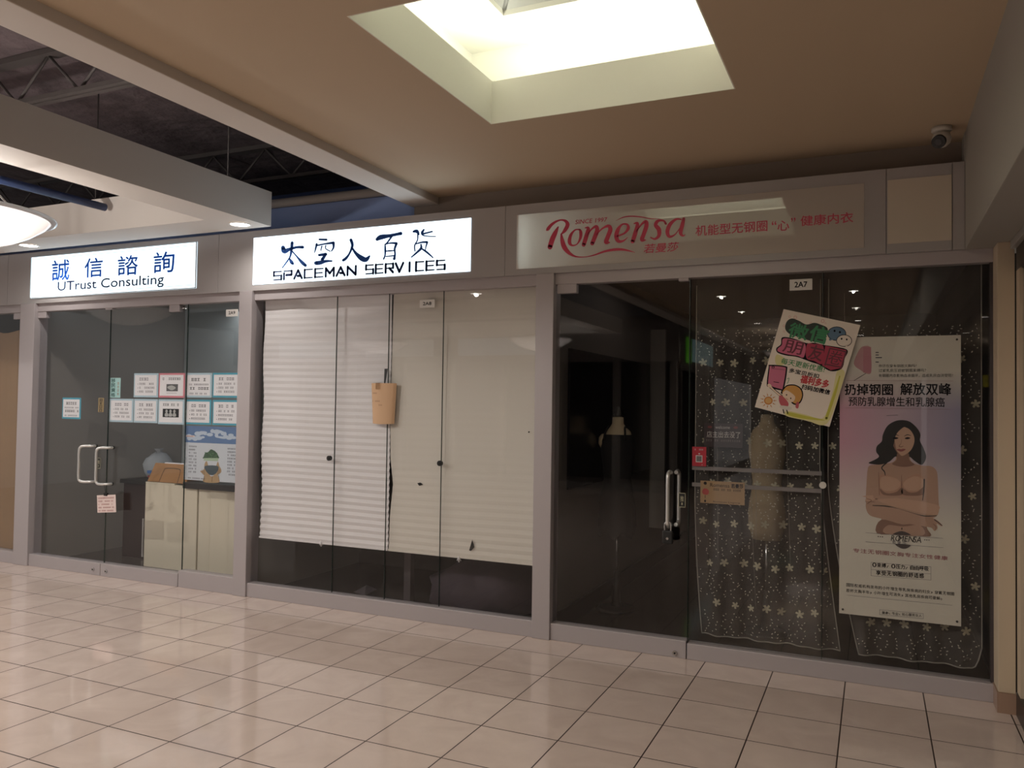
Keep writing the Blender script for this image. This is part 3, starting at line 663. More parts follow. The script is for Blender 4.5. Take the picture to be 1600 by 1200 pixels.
def sheet(x0, x1, z0, z1, bm, label, style, seed, group=None, bw=.016, y=PY):
    F = plane_y(y)
    root = tag(MB().box(x0, x1, y, y+.0012, z0, z1, bm).build('notice_sheet'), label, 'notice')
    MB().rect(x0+bw*.8, x1-bw*1.2, z0+bw, z1-bw, F, m_paper, .0005).build('paper_field', root)
    b = MB(); w = x1-x0; h = z1-z0; d = .001
    if style == 'list':
        bars(b, x0+w*.22, x1-w*.2, z1-h*.3, h*.11, F, m_grey, 6, seed, d)
        for k in range(3):
            zz = z1-h*(.48+.16*k); b.ell(x0+w*.17, zz+.006, .004, .004, F, m_grey, d, 8); bars(b, x0+w*.22, x1-w*(.12+.06*(seed+k) % .1), zz, h*.075, F, m_grey, 9, seed+k, d)
    elif style == 'picture':
        bars(b, x0+w*.14, x1-w*.16, z1-h*.28, h*.09, F, m_ink, 9, seed, d)
        b.rect(x0+w*.3, x0+w*.74, z0+h*.26, z0+h*.55, F, M_('photo_grey', '4a4a4c', .5), d); b.blob([(x0+w*.33, z0+h*.42), (x0+w*.5, z0+h*.5), (x0+w*.66, z0+h*.4), (x0+w*.5, z0+h*.3)], F, M_('photo_pale', 'a9a9a6', .5), d+.0004); b.rect(x0+w*.3, x0+w*.7, z0+h*.18, z0+h*.19, F, m_grey, d)
    elif style == 'group':
        bars(b, x0+w*.18, x1-w*.2, z1-h*.26, h*.09, F, m_ink, 8, seed, d)
        b.rect(x0+w*.18, x0+w*.8, z0+h*.28, z0+h*.62, F, m_ink, d)
        for q in (.33, .48, .63): b.ell(x0+w*q, z0+h*.52, w*.045, w*.05, F, M_('photo_pale', 'a9a9a6', .5), d+.0004); b.blob([(x0+w*(q-.06), z0+h*.32), (x0+w*(q-.05), z0+h*.44), (x0+w*(q+.05), z0+h*.44), (x0+w*(q+.06), z0+h*.32)], F, M_('photo_pale', 'a9a9a6', .5), d+.0004)
    elif style == 'bold':
        bars(b, x0+w*.2, x1-w*.22, z1-h*.33, h*.12, F, m_ink, 5, seed, d); bars(b, x0+w*.12, x1-w*.12, z1-h*.5, h*.06, F, m_grey, 12, seed+3, d)
        bars(b, x0+w*.15, x1-w*.1, z1-h*.68, h*.1, F, m_ink, 7, seed+1, d); bars(b, x0+w*.14, x1-w*.18, z1-h*.87, h*.06, F, m_grey, 12, seed+2, d)
    b.build('print', root); return root
Z1, Z2, Z3, Z4 = 1.821, 1.607, 1.592, 1.381
sheet(-6.041, -5.743, Z2, Z1, m_lblue, 'pale blue bordered notice, leftmost of the upper row of notices', 'list', 1)
sheet(-5.736, -5.428, Z2, Z1, m_rose, 'pink bordered notice with a small picture in the upper row of notices', 'picture', 2)
sheet(-5.416, -5.121, Z2+.004, Z1, m_lblue, 'pale notice with bold print in the upper row right of the pink notice', 'bold', 3)
sheet(-5.113, -4.815, Z2+.006, Z1, m_teal, 'blue bordered notice at the right end of the upper row', 'list', 4)
sheet(-6.339, -6.040, Z4, Z3, m_lblue, 'pale notice at the left end of the lower row of notices', 'list', 5)
sheet(-6.034, -5.743, Z4, Z3, m_lblue, 'pale notice second from the left in the lower row of notices', 'list', 6)
sheet(-5.736, -5.428, Z4-.006, Z3, m_lblue, 'pale blue notice with a dark group picture in the lower row', 'group', 7)
sheet(-5.413, -5.121, Z4, Z3, m_teal, 'blue bordered notice right below the bold-print notice', 'list', 8)
sheet(-5.108, -4.815, Z4, Z3, m_teal, 'blue bordered notice at the right end of the lower row', 'list', 9)
sheet(-6.971, -6.718, 1.397, 1.596, m_teal, 'small teal bordered notice alone on the left glass door', 'bold', 10)
# vertical strip  移民资格
F = plane_y(PY)
r = tag(MB().box(-6.339, -6.209, PY, PY+.0012, 1.600, 1.780, M_('mint_card', 'a9d3d0', .6)).build('notice_strip'), 'narrow vertical mint strip with green characters above the lower notices', 'notice')
b = MB()
for k, t in enumerate('移民資格'): b.text(t, -6.325, -6.275, 1.737-.043*k, 1.774-.043*k, F, M_('green_print', '16524a', .6), .0006, .03)
for k in range(4): bars(b, -6.25, -6.225, 1.72-.032*k, .02, F, M_('orange_print', 'b0703a', .6), 1, k)
b.build('print', r)
r = tag(MB().box(-6.489, -6.417, PY, PY+.0012, 1.467, 1.597, M_('ochre_card', '9a8152', .6)).build('push_label'), 'narrow ochre strip label beside the door seam above the handles', 'label')
b = MB()
for k in range(4): bars(b, -6.480, -6.428, 1.565-.031*k, .024, F, m_ink, 1, k+3)
b.build('print', r)
def outl(b, x0, x1, z0, z1, w, F, m, d=.0006):
    b.rect(x0, x1, z0, z0+w, F, m, d); b.rect(x0, x1, z1-w, z1, F, m, d); b.rect(x0, x0+w, z0, z1, F, m, d); b.rect(x1-w, x1, z0, z1, F, m, d)
def outlined_label(x0, x1, z0, z1, F, y, label):
    r = tag(MB().box(x0, x1, y, y+.001, z0, z1, m_black).build('lock_label'), label, 'label')
    b = MB(); mm = M_('label_line', 'a8a48c', .6); outl(b, x0, x1, z0, z1, .004, F, mm); b.text('推', x0+.012, x1-.012, z1-.055, z1-.02, F, mm, .0006, .01); b.rect((x0+x1)/2-.004, (x0+x1)/2+.004, z0+.015, z0+.03, F, mm); b.build('print', r)
outlined_label(-6.470, -6.415, .955, 1.05, plane_y(.044), .044, 'small dark outlined sticker between the two C-shaped handles')
outlined_label(-1.142, -1.096, .945, 1.037, plane_y(.044), .044, 'small dark outlined sticker right of the padlocked handle')
# note hanging from the right handle
r = thing('hanging_note', 'white note with red lines clipped under the right C-shaped handle', 'note', (-6.24, -.03, .82))
th = R_(5); cx, cz = -6.235, .655
Fh = lambda u, v, d: (cx+u*math.cos(th)-v*math.sin(th), -.03-d, cz+u*math.sin(th)+v*math.cos(th))
b = MB(); W_, H_ = .235, .155
vs = [Fh(u, v, d) for d in (0, -.0015) for u, v in ((-W_/2, -H_/2), (W_/2, -H_/2), (W_/2, H_/2), (-W_/2, H_/2))]
b.add(vs, [(0, 1, 2, 3), (7, 6, 5, 4), (0, 4, 5, 1), (1, 5, 6, 2), (2, 6, 7, 3), (3, 7, 4, 0)], M_('note_pink_paper', 'e0cdc8', .6)); b.build('card', r)
b = MB()
for k in range(5): bars(b, -W_/2+.015, W_/2-.02-.01*(k % 3), .045-.028*k, .012, Fh, M_('red_print', '9c4a48', .6), 14, k)
b.build('print', r)
MB().box(-6.262, -6.225, -.04, -.02, .725, .75, m_black).build('clip', r); MB().tube([(-6.25, -.03, .75), (-6.252, -.045, .825)], .0015, m_black, 6).build('string', r)
# hands and tree poster
x0, x1, z0, z1 = -5.418, -4.812, .905, 1.367
r = thing('hands_poster', 'poster of cupped hands holding a green tree under a blue cloudy sky', 'poster', ((x0+x1)/2, PY, z0))
MB().box(x0, x1, PY, PY+.0012, z0, z1, M_('poster_pale', 'c3c9d0', .5)).build('sheet', r)
C7 = crop(160, 570, 6.314, F=px_plane(PY))
b = MB(); zs = z0+.33*(z1-z0)*2
b.rect(x0, x1, 1.225, z1, F, M_('sky_blue_print', '52719c', .5), .0006)
mc = M_('cloud_print', 'b4c2d2', .5); rr = random.Random(5)
for k in range(26):
    cx_ = rr.uniform(x0+.05, x1-.05); b.ell(cx_, 1.25+rr.random()*.05+.04*math.exp(-((cx_-x0-.33)/.12)**2), rr.uniform(.02, .05), rr.uniform(.008, .02), F, mc, .0008+k*.00002, 14)
b.rect(x0+.02, x0+.12, 1.272, 1.285, F, M_('paper_label', 'd9c8c0', .5), .0016); b.rect(x0+.025, x0+.1, 1.275, 1.279, F, M_('red_print', '9c4a48', .6), .0018)
b.build('printed_sky', r)
b = MB(); mh = M_('hand_print', 'a58a66', .6); mh2 = M_('hand_shade_print', '6d5238', .6)
b.blob([(965,1050),(1000,1035),(1010,975),(1030,950),(1045,1000),(1060,1085),(1080,1100),(1105,1080),(1120,1010),(1140,955),(1155,1000),(1170,1025),(1172,1060),(1140,1090),(1150,1160),(1000,1155),(1005,1095)], C7, mh, .0008)
b.blob([(1010,1000),(1140,1000),(1130,1060),(1085,1090),(1040,1070)], C7, M_('globe_print', '3a4a52', .5), .001)
b.stroke([(1085,1100,4),(1080,1155,6)], C7, mh2, .0012); b.stroke([(1005,1100,5),(1000,1150,3)], C7, mh2, .0012); b.stroke([(1148,1095,5),(1152,1150,3)], C7, mh2, .0012)
[b.stroke([(x_, 1030, 3), (x_+s_, 1062, 4), (x_+s_*2, 1085, 2)], C7, mh2, .0012) for x_, s_ in ((985, 4), (1000, 4), (1158, -4), (1145, -4))]
b.build('printed_hands', r)
b = MB(); mg = M_('leaf_print', '274a2c', .6)
b.blob([(1000,905),(1015,870),(1045,860),(1070,835),(1100,845),(1120,860),(1145,900),(1140,925),(1000,925)], C7, mg, .0008)
b.poly([(1002,920),(1145,920),(1142,950),(1000,945)], C7, M_('band_print', '9fb59a', .6), .001)
rr = random.Random(2)
for k in range(30): b.ell(rr.uniform(1010, 1135), rr.uniform(865, 915), 5, 5, C7, M_('leaf_print_lit', '4b7848', .6), .0012, 8)
b.build('printed_tree', r)
b = MB()
for k in range(9):
    bars(b, x0+.055, x0+.145, 1.185-.027*k, .012, F, m_grey, 5, k, .0008); bars(b, x1-.12, x1-.03, 1.18-.027*k, .012, F, m_grey, 5, k+20, .0008)
bars(b, x0+.05, x0+.25, z0+.012, .01, F, m_grey, 16, 3, .0008); b.build('print', r)

# ================================================================ PAPERED WINDOW (bay 0)
b = MB(); xs = [-9.9+i*.08 for i in range(31)]; rr = random.Random(9)
top = [2.25+.03*math.sin(i*.9)+rr.uniform(-.02, .02) for i in range(31)]
struct(MB().box(-10, -7.48, .6, .65, 0, 2.7, m_dark).build('wall_partition'))  # dark sheet added so the bay reads unlit above the paper
n = len(xs); vs = [(x, .085+.004*math.sin(i), .113) for i, x in enumerate(xs)]+[(x, .085+.004*math.sin(i*1.3), t) for i, (x, t) in enumerate(zip(xs, top))]
vs += [(x, y+.002, z) for x, y, z in vs]
fs = [(i, i+1, n+i+1, n+i) for i in range(n-1)]+[(2*n+i+1, 2*n+i, 3*n+i, 3*n+i+1) for i in range(n-1)]+[(n+i, n+i+1, 3*n+i+1, 3*n+i) for i in range(n-1)]
b.add(vs, fs, M_('brown_kraft_paper', '8d7050', .8, noise=.12, nscale=2.5))
tag(b.build('window_paper'), 'brown kraft paper with a torn top edge covering the leftmost window', 'paper')
# ================================================================ SHADES (bay 2)
m_shade = M_('pleated_paper', 'e4e0e0', .7); m_shade2 = M_('pleated_paper_warm', 'd8d2c8', .7)
def shade(x0l, x1l, pitch, amp, m, holes, label, nx=36):
    """x0l/x1l: edges as functions of z, pleats as real folds, folds tighten to the bottom"""
    b = MB(); zb, zt = .478, 2.43; n = int((zt-zb)/(pitch/4)); rows = []
    for j in range(n+1):
        z = zb+(zt-zb)*j/n; ph = (z-zb)/pitch; tri = abs((ph % 1)-.5)*2
        A = amp(z); a, c = x0l(z), x1l(z)
        for i in range(nx+1):
            u = i/nx; x = a+(c-a)*u
            zz = z+.006*math.sin(x*3+z*2)*min(1, (z-zb)*4)
            rows.append((x, .085+A*(tri-.5)+.003*math.sin(x*5.3+z*1.3)+.002*math.sin(x*13+z*7), zz))
    W2 = nx+1; fs = []
    for j in range(n):
        for i in range(nx):
            q = (j*W2+i, j*W2+i+1, (j+1)*W2+i+1, (j+1)*W2+i)
            cx_ = sum(rows[k][0] for k in q)/4; cz_ = sum(rows[k][2] for k in q)/4
            if any(((cx_-hx)/hw)**2+((cz_-hz)/hh)**2 < 1 for hx, hz, hw, hh in holes): continue
            fs.append(q)
    b.add(rows, fs, m); o = b.build('pleated_shade')
    so = o.modifiers.new('thick', 'SOLIDIFY'); so.thickness = .0012
    tag(o, label, 'window shade')
    bb = MB().box(x0l(zb), x1l(zb), .078, .092, zb-.008, zb+.006, m); bb.build('bottom_rail', o)
    return o
def gapl(z):   # right edge of the left shade
    return -3.352-.0*(z > 1.8)
def gapr(z):   # left edge of the right shade, torn open lower down
    P = [(.47, -3.345), (.75, -3.338), (.98, -3.318), (1.18, -3.345), (1.4, -3.348), (1.9, -3.347), (2.43, -3.335)]
    for (z0_, a), (z1_, c) in zip(P, P[1:]):
        if z <= z1_: return a+(c-a)*(z-z0_)/(z1_-z0_)
    return P[-1][1]
o = shade(lambda z: -4.585+.006*math.sin(z*9), gapl, .052, lambda z: .002+.009*min(1, max(0, (2.1-z)/1.3)), m_shade, [], 'pleated white paper shade on the left half of the middle shop window', 30)
o2 = shade(gapr, lambda z: -2.136, .055, lambda z: .001+.005*max(0, (1.2-z)/1.0) if z < 1.2 else .001, m_shade2, [], 'smoother creamy paper shade on the right half of the middle shop window', 40)
m_hole = M_('tear_dark', '0d0b0c', .9)
for P_, nm in (([(652,755),(657,754),(661,757),(655,759)], o2), ([(738,843),(741,855),(736,861),(733,860)], o2), ([(826,673.5),(828,674.5),(827,676.5),(825,676)], o2)):
    MB().poly(P_, px_plane(.075), m_hole, .0004).build('torn_hole', nm)
for x, z, sh in ((-3.965, .462, o), (-2.74, .452, o2)):
    MB().tube([(x-.015, .08, z), (x, .07, z+.03), (x+.015, .08, z)], .004, m_paper, 8).tube([(x, .07, z+.03), (x, .08, z-.01)], .006, m_paper, 8).build('shade_clip', sh)
# brown envelope cup taped on the glass with black strip
r = thing('paper_pocket', 'tan paper pocket taped on the glass over the gap between the shades', 'pocket', (-3.38, .0, 1.43))
m_kraft = M_('tan_pocket_paper', 'c4a180', .7)
b = MB(); n = 12; vs = []
for zt, x0, x1 in ((1.430, -3.478, -3.288), (1.735, -3.497, -3.272)):
    for i in range(n+1):
        u = i/n; vs.append((x0+(x1-x0)*u, .042-.035*math.sin(math.pi*u)**.6, zt-(.004 if zt < 1.5 else 0)*math.sin(math.pi*u)))
    for i in range(n+1):
        u = 1-i/n; vs.append((x0+(x1-x0)*u, .0435, zt))
k = 2*(n+1); b.add(vs, [(i, (i+1) % k, k+(i+1) % k, k+i) for i in range(k)]+[tuple(reversed(range(k)))], m_kraft); pk_ = b.build('pocket', r)
b = MB()
Fp = lambda u, v, d: (u, .042-.035*math.sin(math.pi*min(.99, max(.01, (u+3.49)/.21)))**.6-d-.001, v)
for k, (z, w) in enumerate(((1.655, .05), (1.64, .0), (1.595, .08), (1.565, .03))):
    if w: bars(b, -3.475+(.07 if k == 3 else 0), -3.475+(.07 if k == 3 else 0)+w, z, .008, Fp, M_('faint_pencil', '7d6450', .7), 8, k)
b.build('writing', pk_)
MB().box(-3.43, -3.395, -.003, .04, 1.69, 1.737, glass_mat('clear_tape', (.9, .86, .82), 3, .06)).build('tape', pk_)
b = MB(); b.add([(-3.382, .04, 1.73), (-3.37, .04, 1.73), (-3.352, .04, 1.845), (-3.378, .04, 1.845), (-3.382, .036, 1.73), (-3.37, .036, 1.73), (-3.352, .036, 1.845), (-3.378, .036, 1.845)], [(4, 5, 6, 7), (0, 3, 2, 1), (0, 1, 5, 4), (1, 2, 6, 5), (2, 3, 7, 6), (3, 0, 4, 7)], m_black)
b.build('hanging_tab', r)
# things in the dark behind the shades
struct(MB().box(-4.68, -2.1, 1.6, 1.65, 0, 2.7, m_black).build('wall_partition'))
b = MB(); rr = random.Random(12); seg = 28; prof = [(0, .0), (.34, .01), (.42, .08), (.40, .2), (.30, .32), (.16, .40), (.0, .43)]
b.lathe(prof, (-2.75, .55, .0), M_('dark_cloth', '3a3038', .8), seg, 1.1, .7)
b.v = [(x*1.0+.035*math.sin(z*23+y*11), y+.04*math.sin(x*19+z*13), z+.03*math.sin(x*17)*(.3 if z < .02 else 1)*(z > .02)) for x, y, z in b.v]
tag(b.build('cloth_heap'), 'crumpled heap of dark cloth on the floor under the right shade', 'cloth')
tag(MB().box(-3.40, -3.34, .4, .46, 0, 1.0, M_('dim_post', '4a4244', .5)).build('shade_stand'), 'dim upright post on the floor behind the gap of the shades', 'post')
b = MB(); b.add([(-3.95, .5, .01), (-3.80, .45, .01), (-3.78, .6, .03), (-3.9, .62, .05), (-3.85, .53, .05)], [(0, 1, 4), (1, 2, 4), (2, 3, 4), (3, 0, 4), (0, 3, 2, 1)], M_('scrap_paper_grey', '4a4448', .7))
tag(b.build('paper_scrap'), 'crumpled grey paper scrap on the dark floor under the left shade', 'paper')
# ================================================================ LINGERIE SHOP (bay 3)
def slab(b, pts, F, m, th=.0012, d0=0.0):
    n = len(pts); vs = [F(*p, d0) for p in pts]+[F(*p, d0-th) for p in pts]
    return b.add(vs, [tuple(range(n)), tuple(reversed(range(n, 2*n)))]+[(i, n+i, n+(i+1) % n, (i+1) % n) for i in range(n)], m)
m_body = M_('mannequin_cloth', 'a8987c', .7); m_dress = M_('black_dress', '0c0b0d', .85)
def dressform(x, y, label, dressed, zb=.62, pole_m=m_metal, body=m_body):
    r = thing('mannequin', label, 'mannequin', (x, y, 0))
    MB().lathe([(0, .03), (.05, .03), (.14, .02), (.15, .008), (.15, 0), (0, 0)], (x, y, .0), m_black, 32).build('base', r)
    MB().tube([(x, y, .02), (x, y, .30)], [.035, .02], m_black, 14).tube([(x, y, .3), (x, y, zb+.05)], .011, pole_m, 12).build('pole', r)
    pr = [(0, zb), (.10, zb), (.125, zb+.1), (.128, zb+.2), (.11, zb+.32), (.098, zb+.40), (.112, zb+.52), (.128, zb+.62), (.122, zb+.70), (.10, zb+.77), (.062, zb+.805), (.047, zb+.83), (.044, zb+.88), (0, zb+.885)]
    b = MB().lathe(pr, (x, y, 0), body, 32, 1.0, .78)
    for s_ in ((-1,) if dressed else ()):   # arm stump
        b.lathe([(0, -.06), (.03, -.055), (.048, -.02), (.045, .03), (.025, .055), (0, .06)], (x+s_*.105, y-.01, zb+.69), body, 18)
    tor = b.build('torso', r)
    MB().lathe([(0, zb+.885), (.03, zb+.885), (.034, zb+.90), (.02, zb+.93), (.012, zb+.96), (0, zb+.965)], (x, y, 0), m_black, 18).build('neck_cap', tor)
    if dressed:
        pd = [(.135, zb-.04), (.150, zb+.04), (.142, zb+.2), (.122, zb+.32), (.108, zb+.40), (.122, zb+.52), (.136, zb+.62), (.131, zb+.70), (.112, zb+.745)]
        b = MB().lathe(pd, (x, y, 0), m_dress, 40, 1.0, .8)
        b.v = [(px_+.006*math.sin(14*math.atan2(py_-y, px_-x))*max(0, min(1, (zb+.3-pz)/.3)), py_, pz+(.02*math.sin(5*math.atan2(py_-y, px_-x)) if pz < zb else 0)) for px_, py_, pz in b.v]
        dr_ = b.build('dress', r)
        b = MB()
        for s_ in (-1, 1):
            b.tube(catmull([(x+s_*.085, y-.095, zb+.70), (x+s_*.08, y-.075, zb+.76), (x+s_*.065, y-.02, zb+.805), (x+s_*.08, y+.05, zb+.76), (x+s_*.085, y+.08, zb+.62)], 5), .008, m_dress, 8)
        b.build('straps', dr_)
    return r
dressform(-1.835, 1.0, 'cream dress form in a black sleeveless dress behind the lingerie shop door', True)
xm, _ = U(1198, 800, .85)
dressform(xm, .85, 'bare beige dress form on a thin pole behind the flowered curtain', False, .66, m_metal, M_('beige_cloth', 'b09c7c', .8))
# wall fittings inside, left wall
m_dp = M_('display_panel', '141216', .25)
tag(MB().box(-2.018, -2.0, .35, 2.6, .98, 2.0, m_dp).build('wall_display_panel'), 'black display panel on the left wall inside the lingerie shop', 'panel')
tag(MB().box(-2.1, -2.02+.15, 2.7, 2.76, .4, 2.35, M_('upright_grey', '8a857e', .5)).build('shelf_upright'), 'pale vertical upright of a display rack behind the dress form', 'rack') 
struct(MB().box(-2.02, -2.005, .13, 5.0, 0, .14, m_black).build('baseboard_left'))
tag(MB().box(-1.62, -1.5, 3.0, 3.05, .0, 2.1, M_('dim_panel', '3f3a3a', .6)).build('clothes_rack'), 'tall dim panel deep inside the lingerie shop', 'panel')
# curtains: sheer cloth with woven flowers
m_sheer = sheer_mat('sheer_black_voile', '86807a', .24)
m_flower = M_('woven_flower', 'a39d88', .8); m_dot = M_('woven_dot', 'c2bdb0', .8); m_hem_glint = sheer_mat('hem', 'b8b2aa', .45)
def fold(x): return .15+.018*math.sin(x*23)+.012*math.sin(x*51+1)
def curtain(xl, xr, zb, label, seed, nx=90, nz=30):
    b = MB(); rr = random.Random(seed); vs = []
    for j in range(nz+1):
        t = j/nz
        for i in range(nx+1):
            u = i/nx; lo = zb(u); z = lo+(2.438-lo)*t; a, c = xl(z), xr(z); x = a+(c-a)*u; vs.append((x, fold(x), z))
    W2 = nx+1; b.add(vs, [(j*W2+i, j*W2+i+1, (j+1)*W2+i+1, (j+1)*W2+i) for j in range(nz) for i in range(nx)], m_sheer, True)
    o = b.build('patterned_curtain'); tag(o, label, 'curtain')
    F = lambda u, v, d: (u, fold(u)-.003-d, v)
    fb = MB(); db = MB()
    zz = 1.88
    k = 0
    while zz > .02:
        x = -1.20+(.05 if k % 2 else 0)
        while x < .60:
            xx = x+rr.uniform(-.012, .012); z_ = zz+rr.uniform(-.012, .012); a, c = xl(z_), xr(z_); u = (xx-a)/(c-a)
            if .03 < u < .97 and z_ > zb(u)+.02:
                q = rr.random()*6; s_ = rr.uniform(.88, 1.08)
                for p in range(5):
                    an = q+p*2*math.pi/5; fb.blob([(xx+s_*.004*math.cos(an-1.2), z_+s_*.004*math.sin(an-1.2)), (xx+s_*.022*math.cos(an-.34), z_+s_*.022*math.sin(an-.34)), (xx+s_*.026*math.cos(an+.25), z_+s_*.026*math.sin(an+.25)), (xx+s_*.004*math.cos(an+1.2), z_+s_*.004*math.sin(an+1.2))], F, m_flower, .0, 2)
            x += .098
        # branching dots between the rows
        x = -1.20
        while x < .6:
            cx0 = x+rr.uniform(-.012, .012); side = rr.choice((-1, 1))
            for q in range(9):
                dx = cx0+side*.016*math.sin(q*1.1)+rr.uniform(-.012, .012); dz = zz+.045+.019*q+rr.uniform(-.006, .006); a, c = xl(dz), xr(dz); u = (dx-a)/(c-a)
                if .01 < u < .99 and dz > zb(u)+.01 and dz < 2.13:
                    an = rr.uniform(0, 3.14); L_ = rr.uniform(.003, .007); db.stroke([(dx, dz, .0048), (dx+L_*math.cos(an), dz+L_*math.sin(an), .0036)], F, m_dot, 0, smooth=False)
            x += .055
        zz -= .257; k += 1
    for kx in range(4):  # wrinkle highlights drawn in as thin pale strands
        u_ = rr.uniform(.1, .9); zt_ = rr.uniform(1.2, 2.35); zb_ = rr.uniform(.3, .9)
        fb.stroke([(xl(zt_)+(xr(zt_)-xl(zt_))*u_, zt_, .0015), (xl(1)+(xr(1)-xl(1))*(u_+.01), (zt_+zb_)/2, .003), (xl(zb_)+(xr(zb_)-xl(zb_))*(u_-.01), zb_, .001)], F, m_hem_glint, .001)
    fb.build('woven_flowers_and_crease_glints', o); db.build('woven_dots', o)
    hb = MB()
    for e in (xl, xr):
        hb.tube([(e(z), fold(e(z))-.004, z) for z in [zb(0 if e is xl else 1)+i*(2.38-zb(0))/40 for i in range(41)]], .0035, m_hem_glint, 6)
    hb.tube([(xl(zb(i/40))+(xr(zb(i/40))-xl(zb(i/40)))*i/40, fold(xl(zb(i/40))+(xr(zb(i/40))-xl(zb(i/40)))*i/40)-.004, zb(i/40)) for i in range(41)], .004, m_hem_glint, 6)
    hb.build('hem', o)
    return o
curtain(lambda z: -1.058+.06*max(0, 1.0-z)**1.5, lambda z: -.30+.10*max(0, 1.25-z)**1.4, lambda u: .135, 'left half of the sheer black flowered curtain in the lingerie shop window', 4)
curtain(lambda z: -.255+.17*max(0, 1.15-z)**1.4, lambda z: .555-.0*z, lambda u: .135+(.12*max(0, (u-.93)/.07)**2), 'right half of the sheer black flowered curtain, behind the tall pink poster', 5)
for x in (-.9, -.62, .0, .3):
    pass
# double push rail
m_railg = M_('grey_rail', '7d7674', .5)
r = thing('push_rail', 'two thin grey horizontal rails behind the glass across the left curtain', 'rail', (-.67, .085, 1.08))
for z in (1.197, 1.092): MB().box(-1.063, -.285, .075, .095, z-.012, z+.012, m_railg).build('rail', r)
# padlock
r = thing('padlock', 'black padlock hanging from the pull handle of the lingerie shop door', 'padlock', (-1.19, -.045, .72))
MB().box(-1.222, -1.154, -.06, -.032, .72, .805, m_black).build('body', r, bevel=.008)
MB().tube(catmull([(-1.207, -.046, .80), (-1.207, -.046, .845), (-1.188, -.046, .865), (-1.169, -.046, .845), (-1.169, -.046, .80)], 5), .005, m_metal, 10).build('shackle', r)
MB().disc((-1.188, -.0605, .755), .008, m_metal, 'y', .002, 14).build('keyhole', r)
# floor lever reflection-side door closer dot omitted; small cards on the glass
F = plane_y(.060)
r = tag(MB().box(-1.06, -.971, .060, .0612, 1.211, 1.334, M_('red_card', 'b01e30', .5)).build('payment_card'), 'small bright red card on the glass above the grey rails', 'card')
b = MB(); mw = M_('white_print', 'cfc8c4', .5); bars(b, -1.045, -.99, 1.312, .009, F, mw, 6, 2); b.ell(-1.015, 1.29, .006, .004, F, mw); b.rect(-1.037, -.995, 1.236, 1.28, F, mw); b.rect(-1.032, -1.0, 1.241, 1.275, F, M_('grey_print', '6d6866', .5), .0009); bars(b, -1.0, -.98, 1.217, .006, F, mw, 3, 2); b.build('print', r)
r = tag(MB().box(-1.006, -.733, .060, .0612, .98, 1.121, M_('tan_card', '9a7c58', .6)).build('contact_card'), 'tan card with black print on the glass below the upper grey rail', 'card')
b = MB(); b.text('Romensa', -.945, -.825, 1.085, 1.108, F, m_ink, .0006); b.text('若曼莎', -.815, -.742, 1.083, 1.110, F, m_ink, .0006, .03); bars(b, -.925, -.755, 1.063, .012, F, m_ink, 14, 5)
b.ell(-.976, 1.105, .010, .010, F, m_ink); b.ell(-.976, .993, .006, .008, F, m_ink); b.blob([(-.995, 1.05), (-.985, 1.07), (-.965, 1.07), (-.952, 1.055), (-.96, 1.035), (-.985, 1.035)], F, M_('red_motif', '9c3030', .5)); b.rect(-.977, -.974, 1.01, 1.03, F, m_ink)
b.text('Romensa Lingerie', -.925, -.76, .985, .997, F, m_ink, .0006); b.build('print', r)
r = tag(MB().box(-.985, -.747, .060, .0612, 1.336, 1.486, M_('dark_red_card', '241014', .5)).build('door_sign'), 'dark card with white Chinese writing on the glass above the red card', 'card')
mwp = M_('pale_writing', 'a8a29c', .5); b = MB(); b.text('welcome', -.915, -.825, 1.452, 1.472, F, mwp, .0006); b.text('店主出去没了', -.968, -.762, 1.396, 1.436, F, mwp, .0006, .01); bars(b, -.975, -.76, 1.372, .012, F, M_('dim_writing', '6d6460', .5), 16, 7)
for x in (-.95, -.79): b.ell(x, 1.462, .014, .008, F, M_('dim_red', '6a2426', .5))
b.build('print', r)
# ---- hand-drawn chat poster on the outer face of the glass
YP = .036
CP = crop(1160, 460, 5, F=px_plane(YP)); G = lambda n, h: M_(n, h, .5)
cx_, cz_ = U(1262, 575, YP)
r = thing('chat_poster', 'tilted hand-drawn white poster with green and red Chinese lettering and a phone', 'poster', (cx_, YP, 1.476))
b = MB(); slab(b, [(322, 115), (97, 880), (680, 1035), (922, 240)], CP, M_('poster_white', 'd8ccbe', .35), .0015); b.build('sheet', r)
b = MB(); ye = G('yellow_wash', 'b5b03a'); yl = G('pale_yellow_wash', 'cdc48a')
b.blob([(270, 470), (330, 500), (330, 540), (280, 560), (255, 520)], CP, yl, .0004); b.blob([(350, 910), (500, 940), (630, 965), (700, 780), (740, 600), (800, 610), (760, 760), (660, 1010), (500, 985), (345, 950)], CP, yl, .0003)
b.blob([(360, 920), (500, 950), (620, 975), (640, 985), (500, 975), (360, 945)], CP, ye, .0005); b.stroke([(760, 640, 10), (720, 780, 22), (655, 970, 22)], CP, ye, .0005); b.build('yellow_wash', r)
e1 = Vector((600, 125))/612; e2 = Vector((-225, 765))/797
def tiltF(ox, oy):       # text frame aligned with the tilted sheet, v up
    return lambda u, v, d: CP(ox+e1.x*u-e2.x*v, oy+e1.y*u-e2.y*v, d)
gr = G('green_lettering', '2c7a4c'); dk = m_ink; rd = G('crimson_lettering', '9c1f3e'); pk = G('pink_lettering', 'c05a78')
b = MB(); b.blob([(345, 215), (385, 188), (440, 205), (500, 235), (560, 222), (610, 235), (665, 265), (655, 330), (640, 385), (585, 375), (520, 360), (430, 330), (370, 310), (335, 270)], CP, G('green_black_outline', '12261b'), .0006)
Ft = tiltF(352, 318); b.text('微', 0, 150, -12, 105, Ft, gr, .0010, .03); Ft = tiltF(515, 352); b.text('信', 0, 140, -10, 118, Ft, gr, .0010, .04); b.build('green_lettering', r)
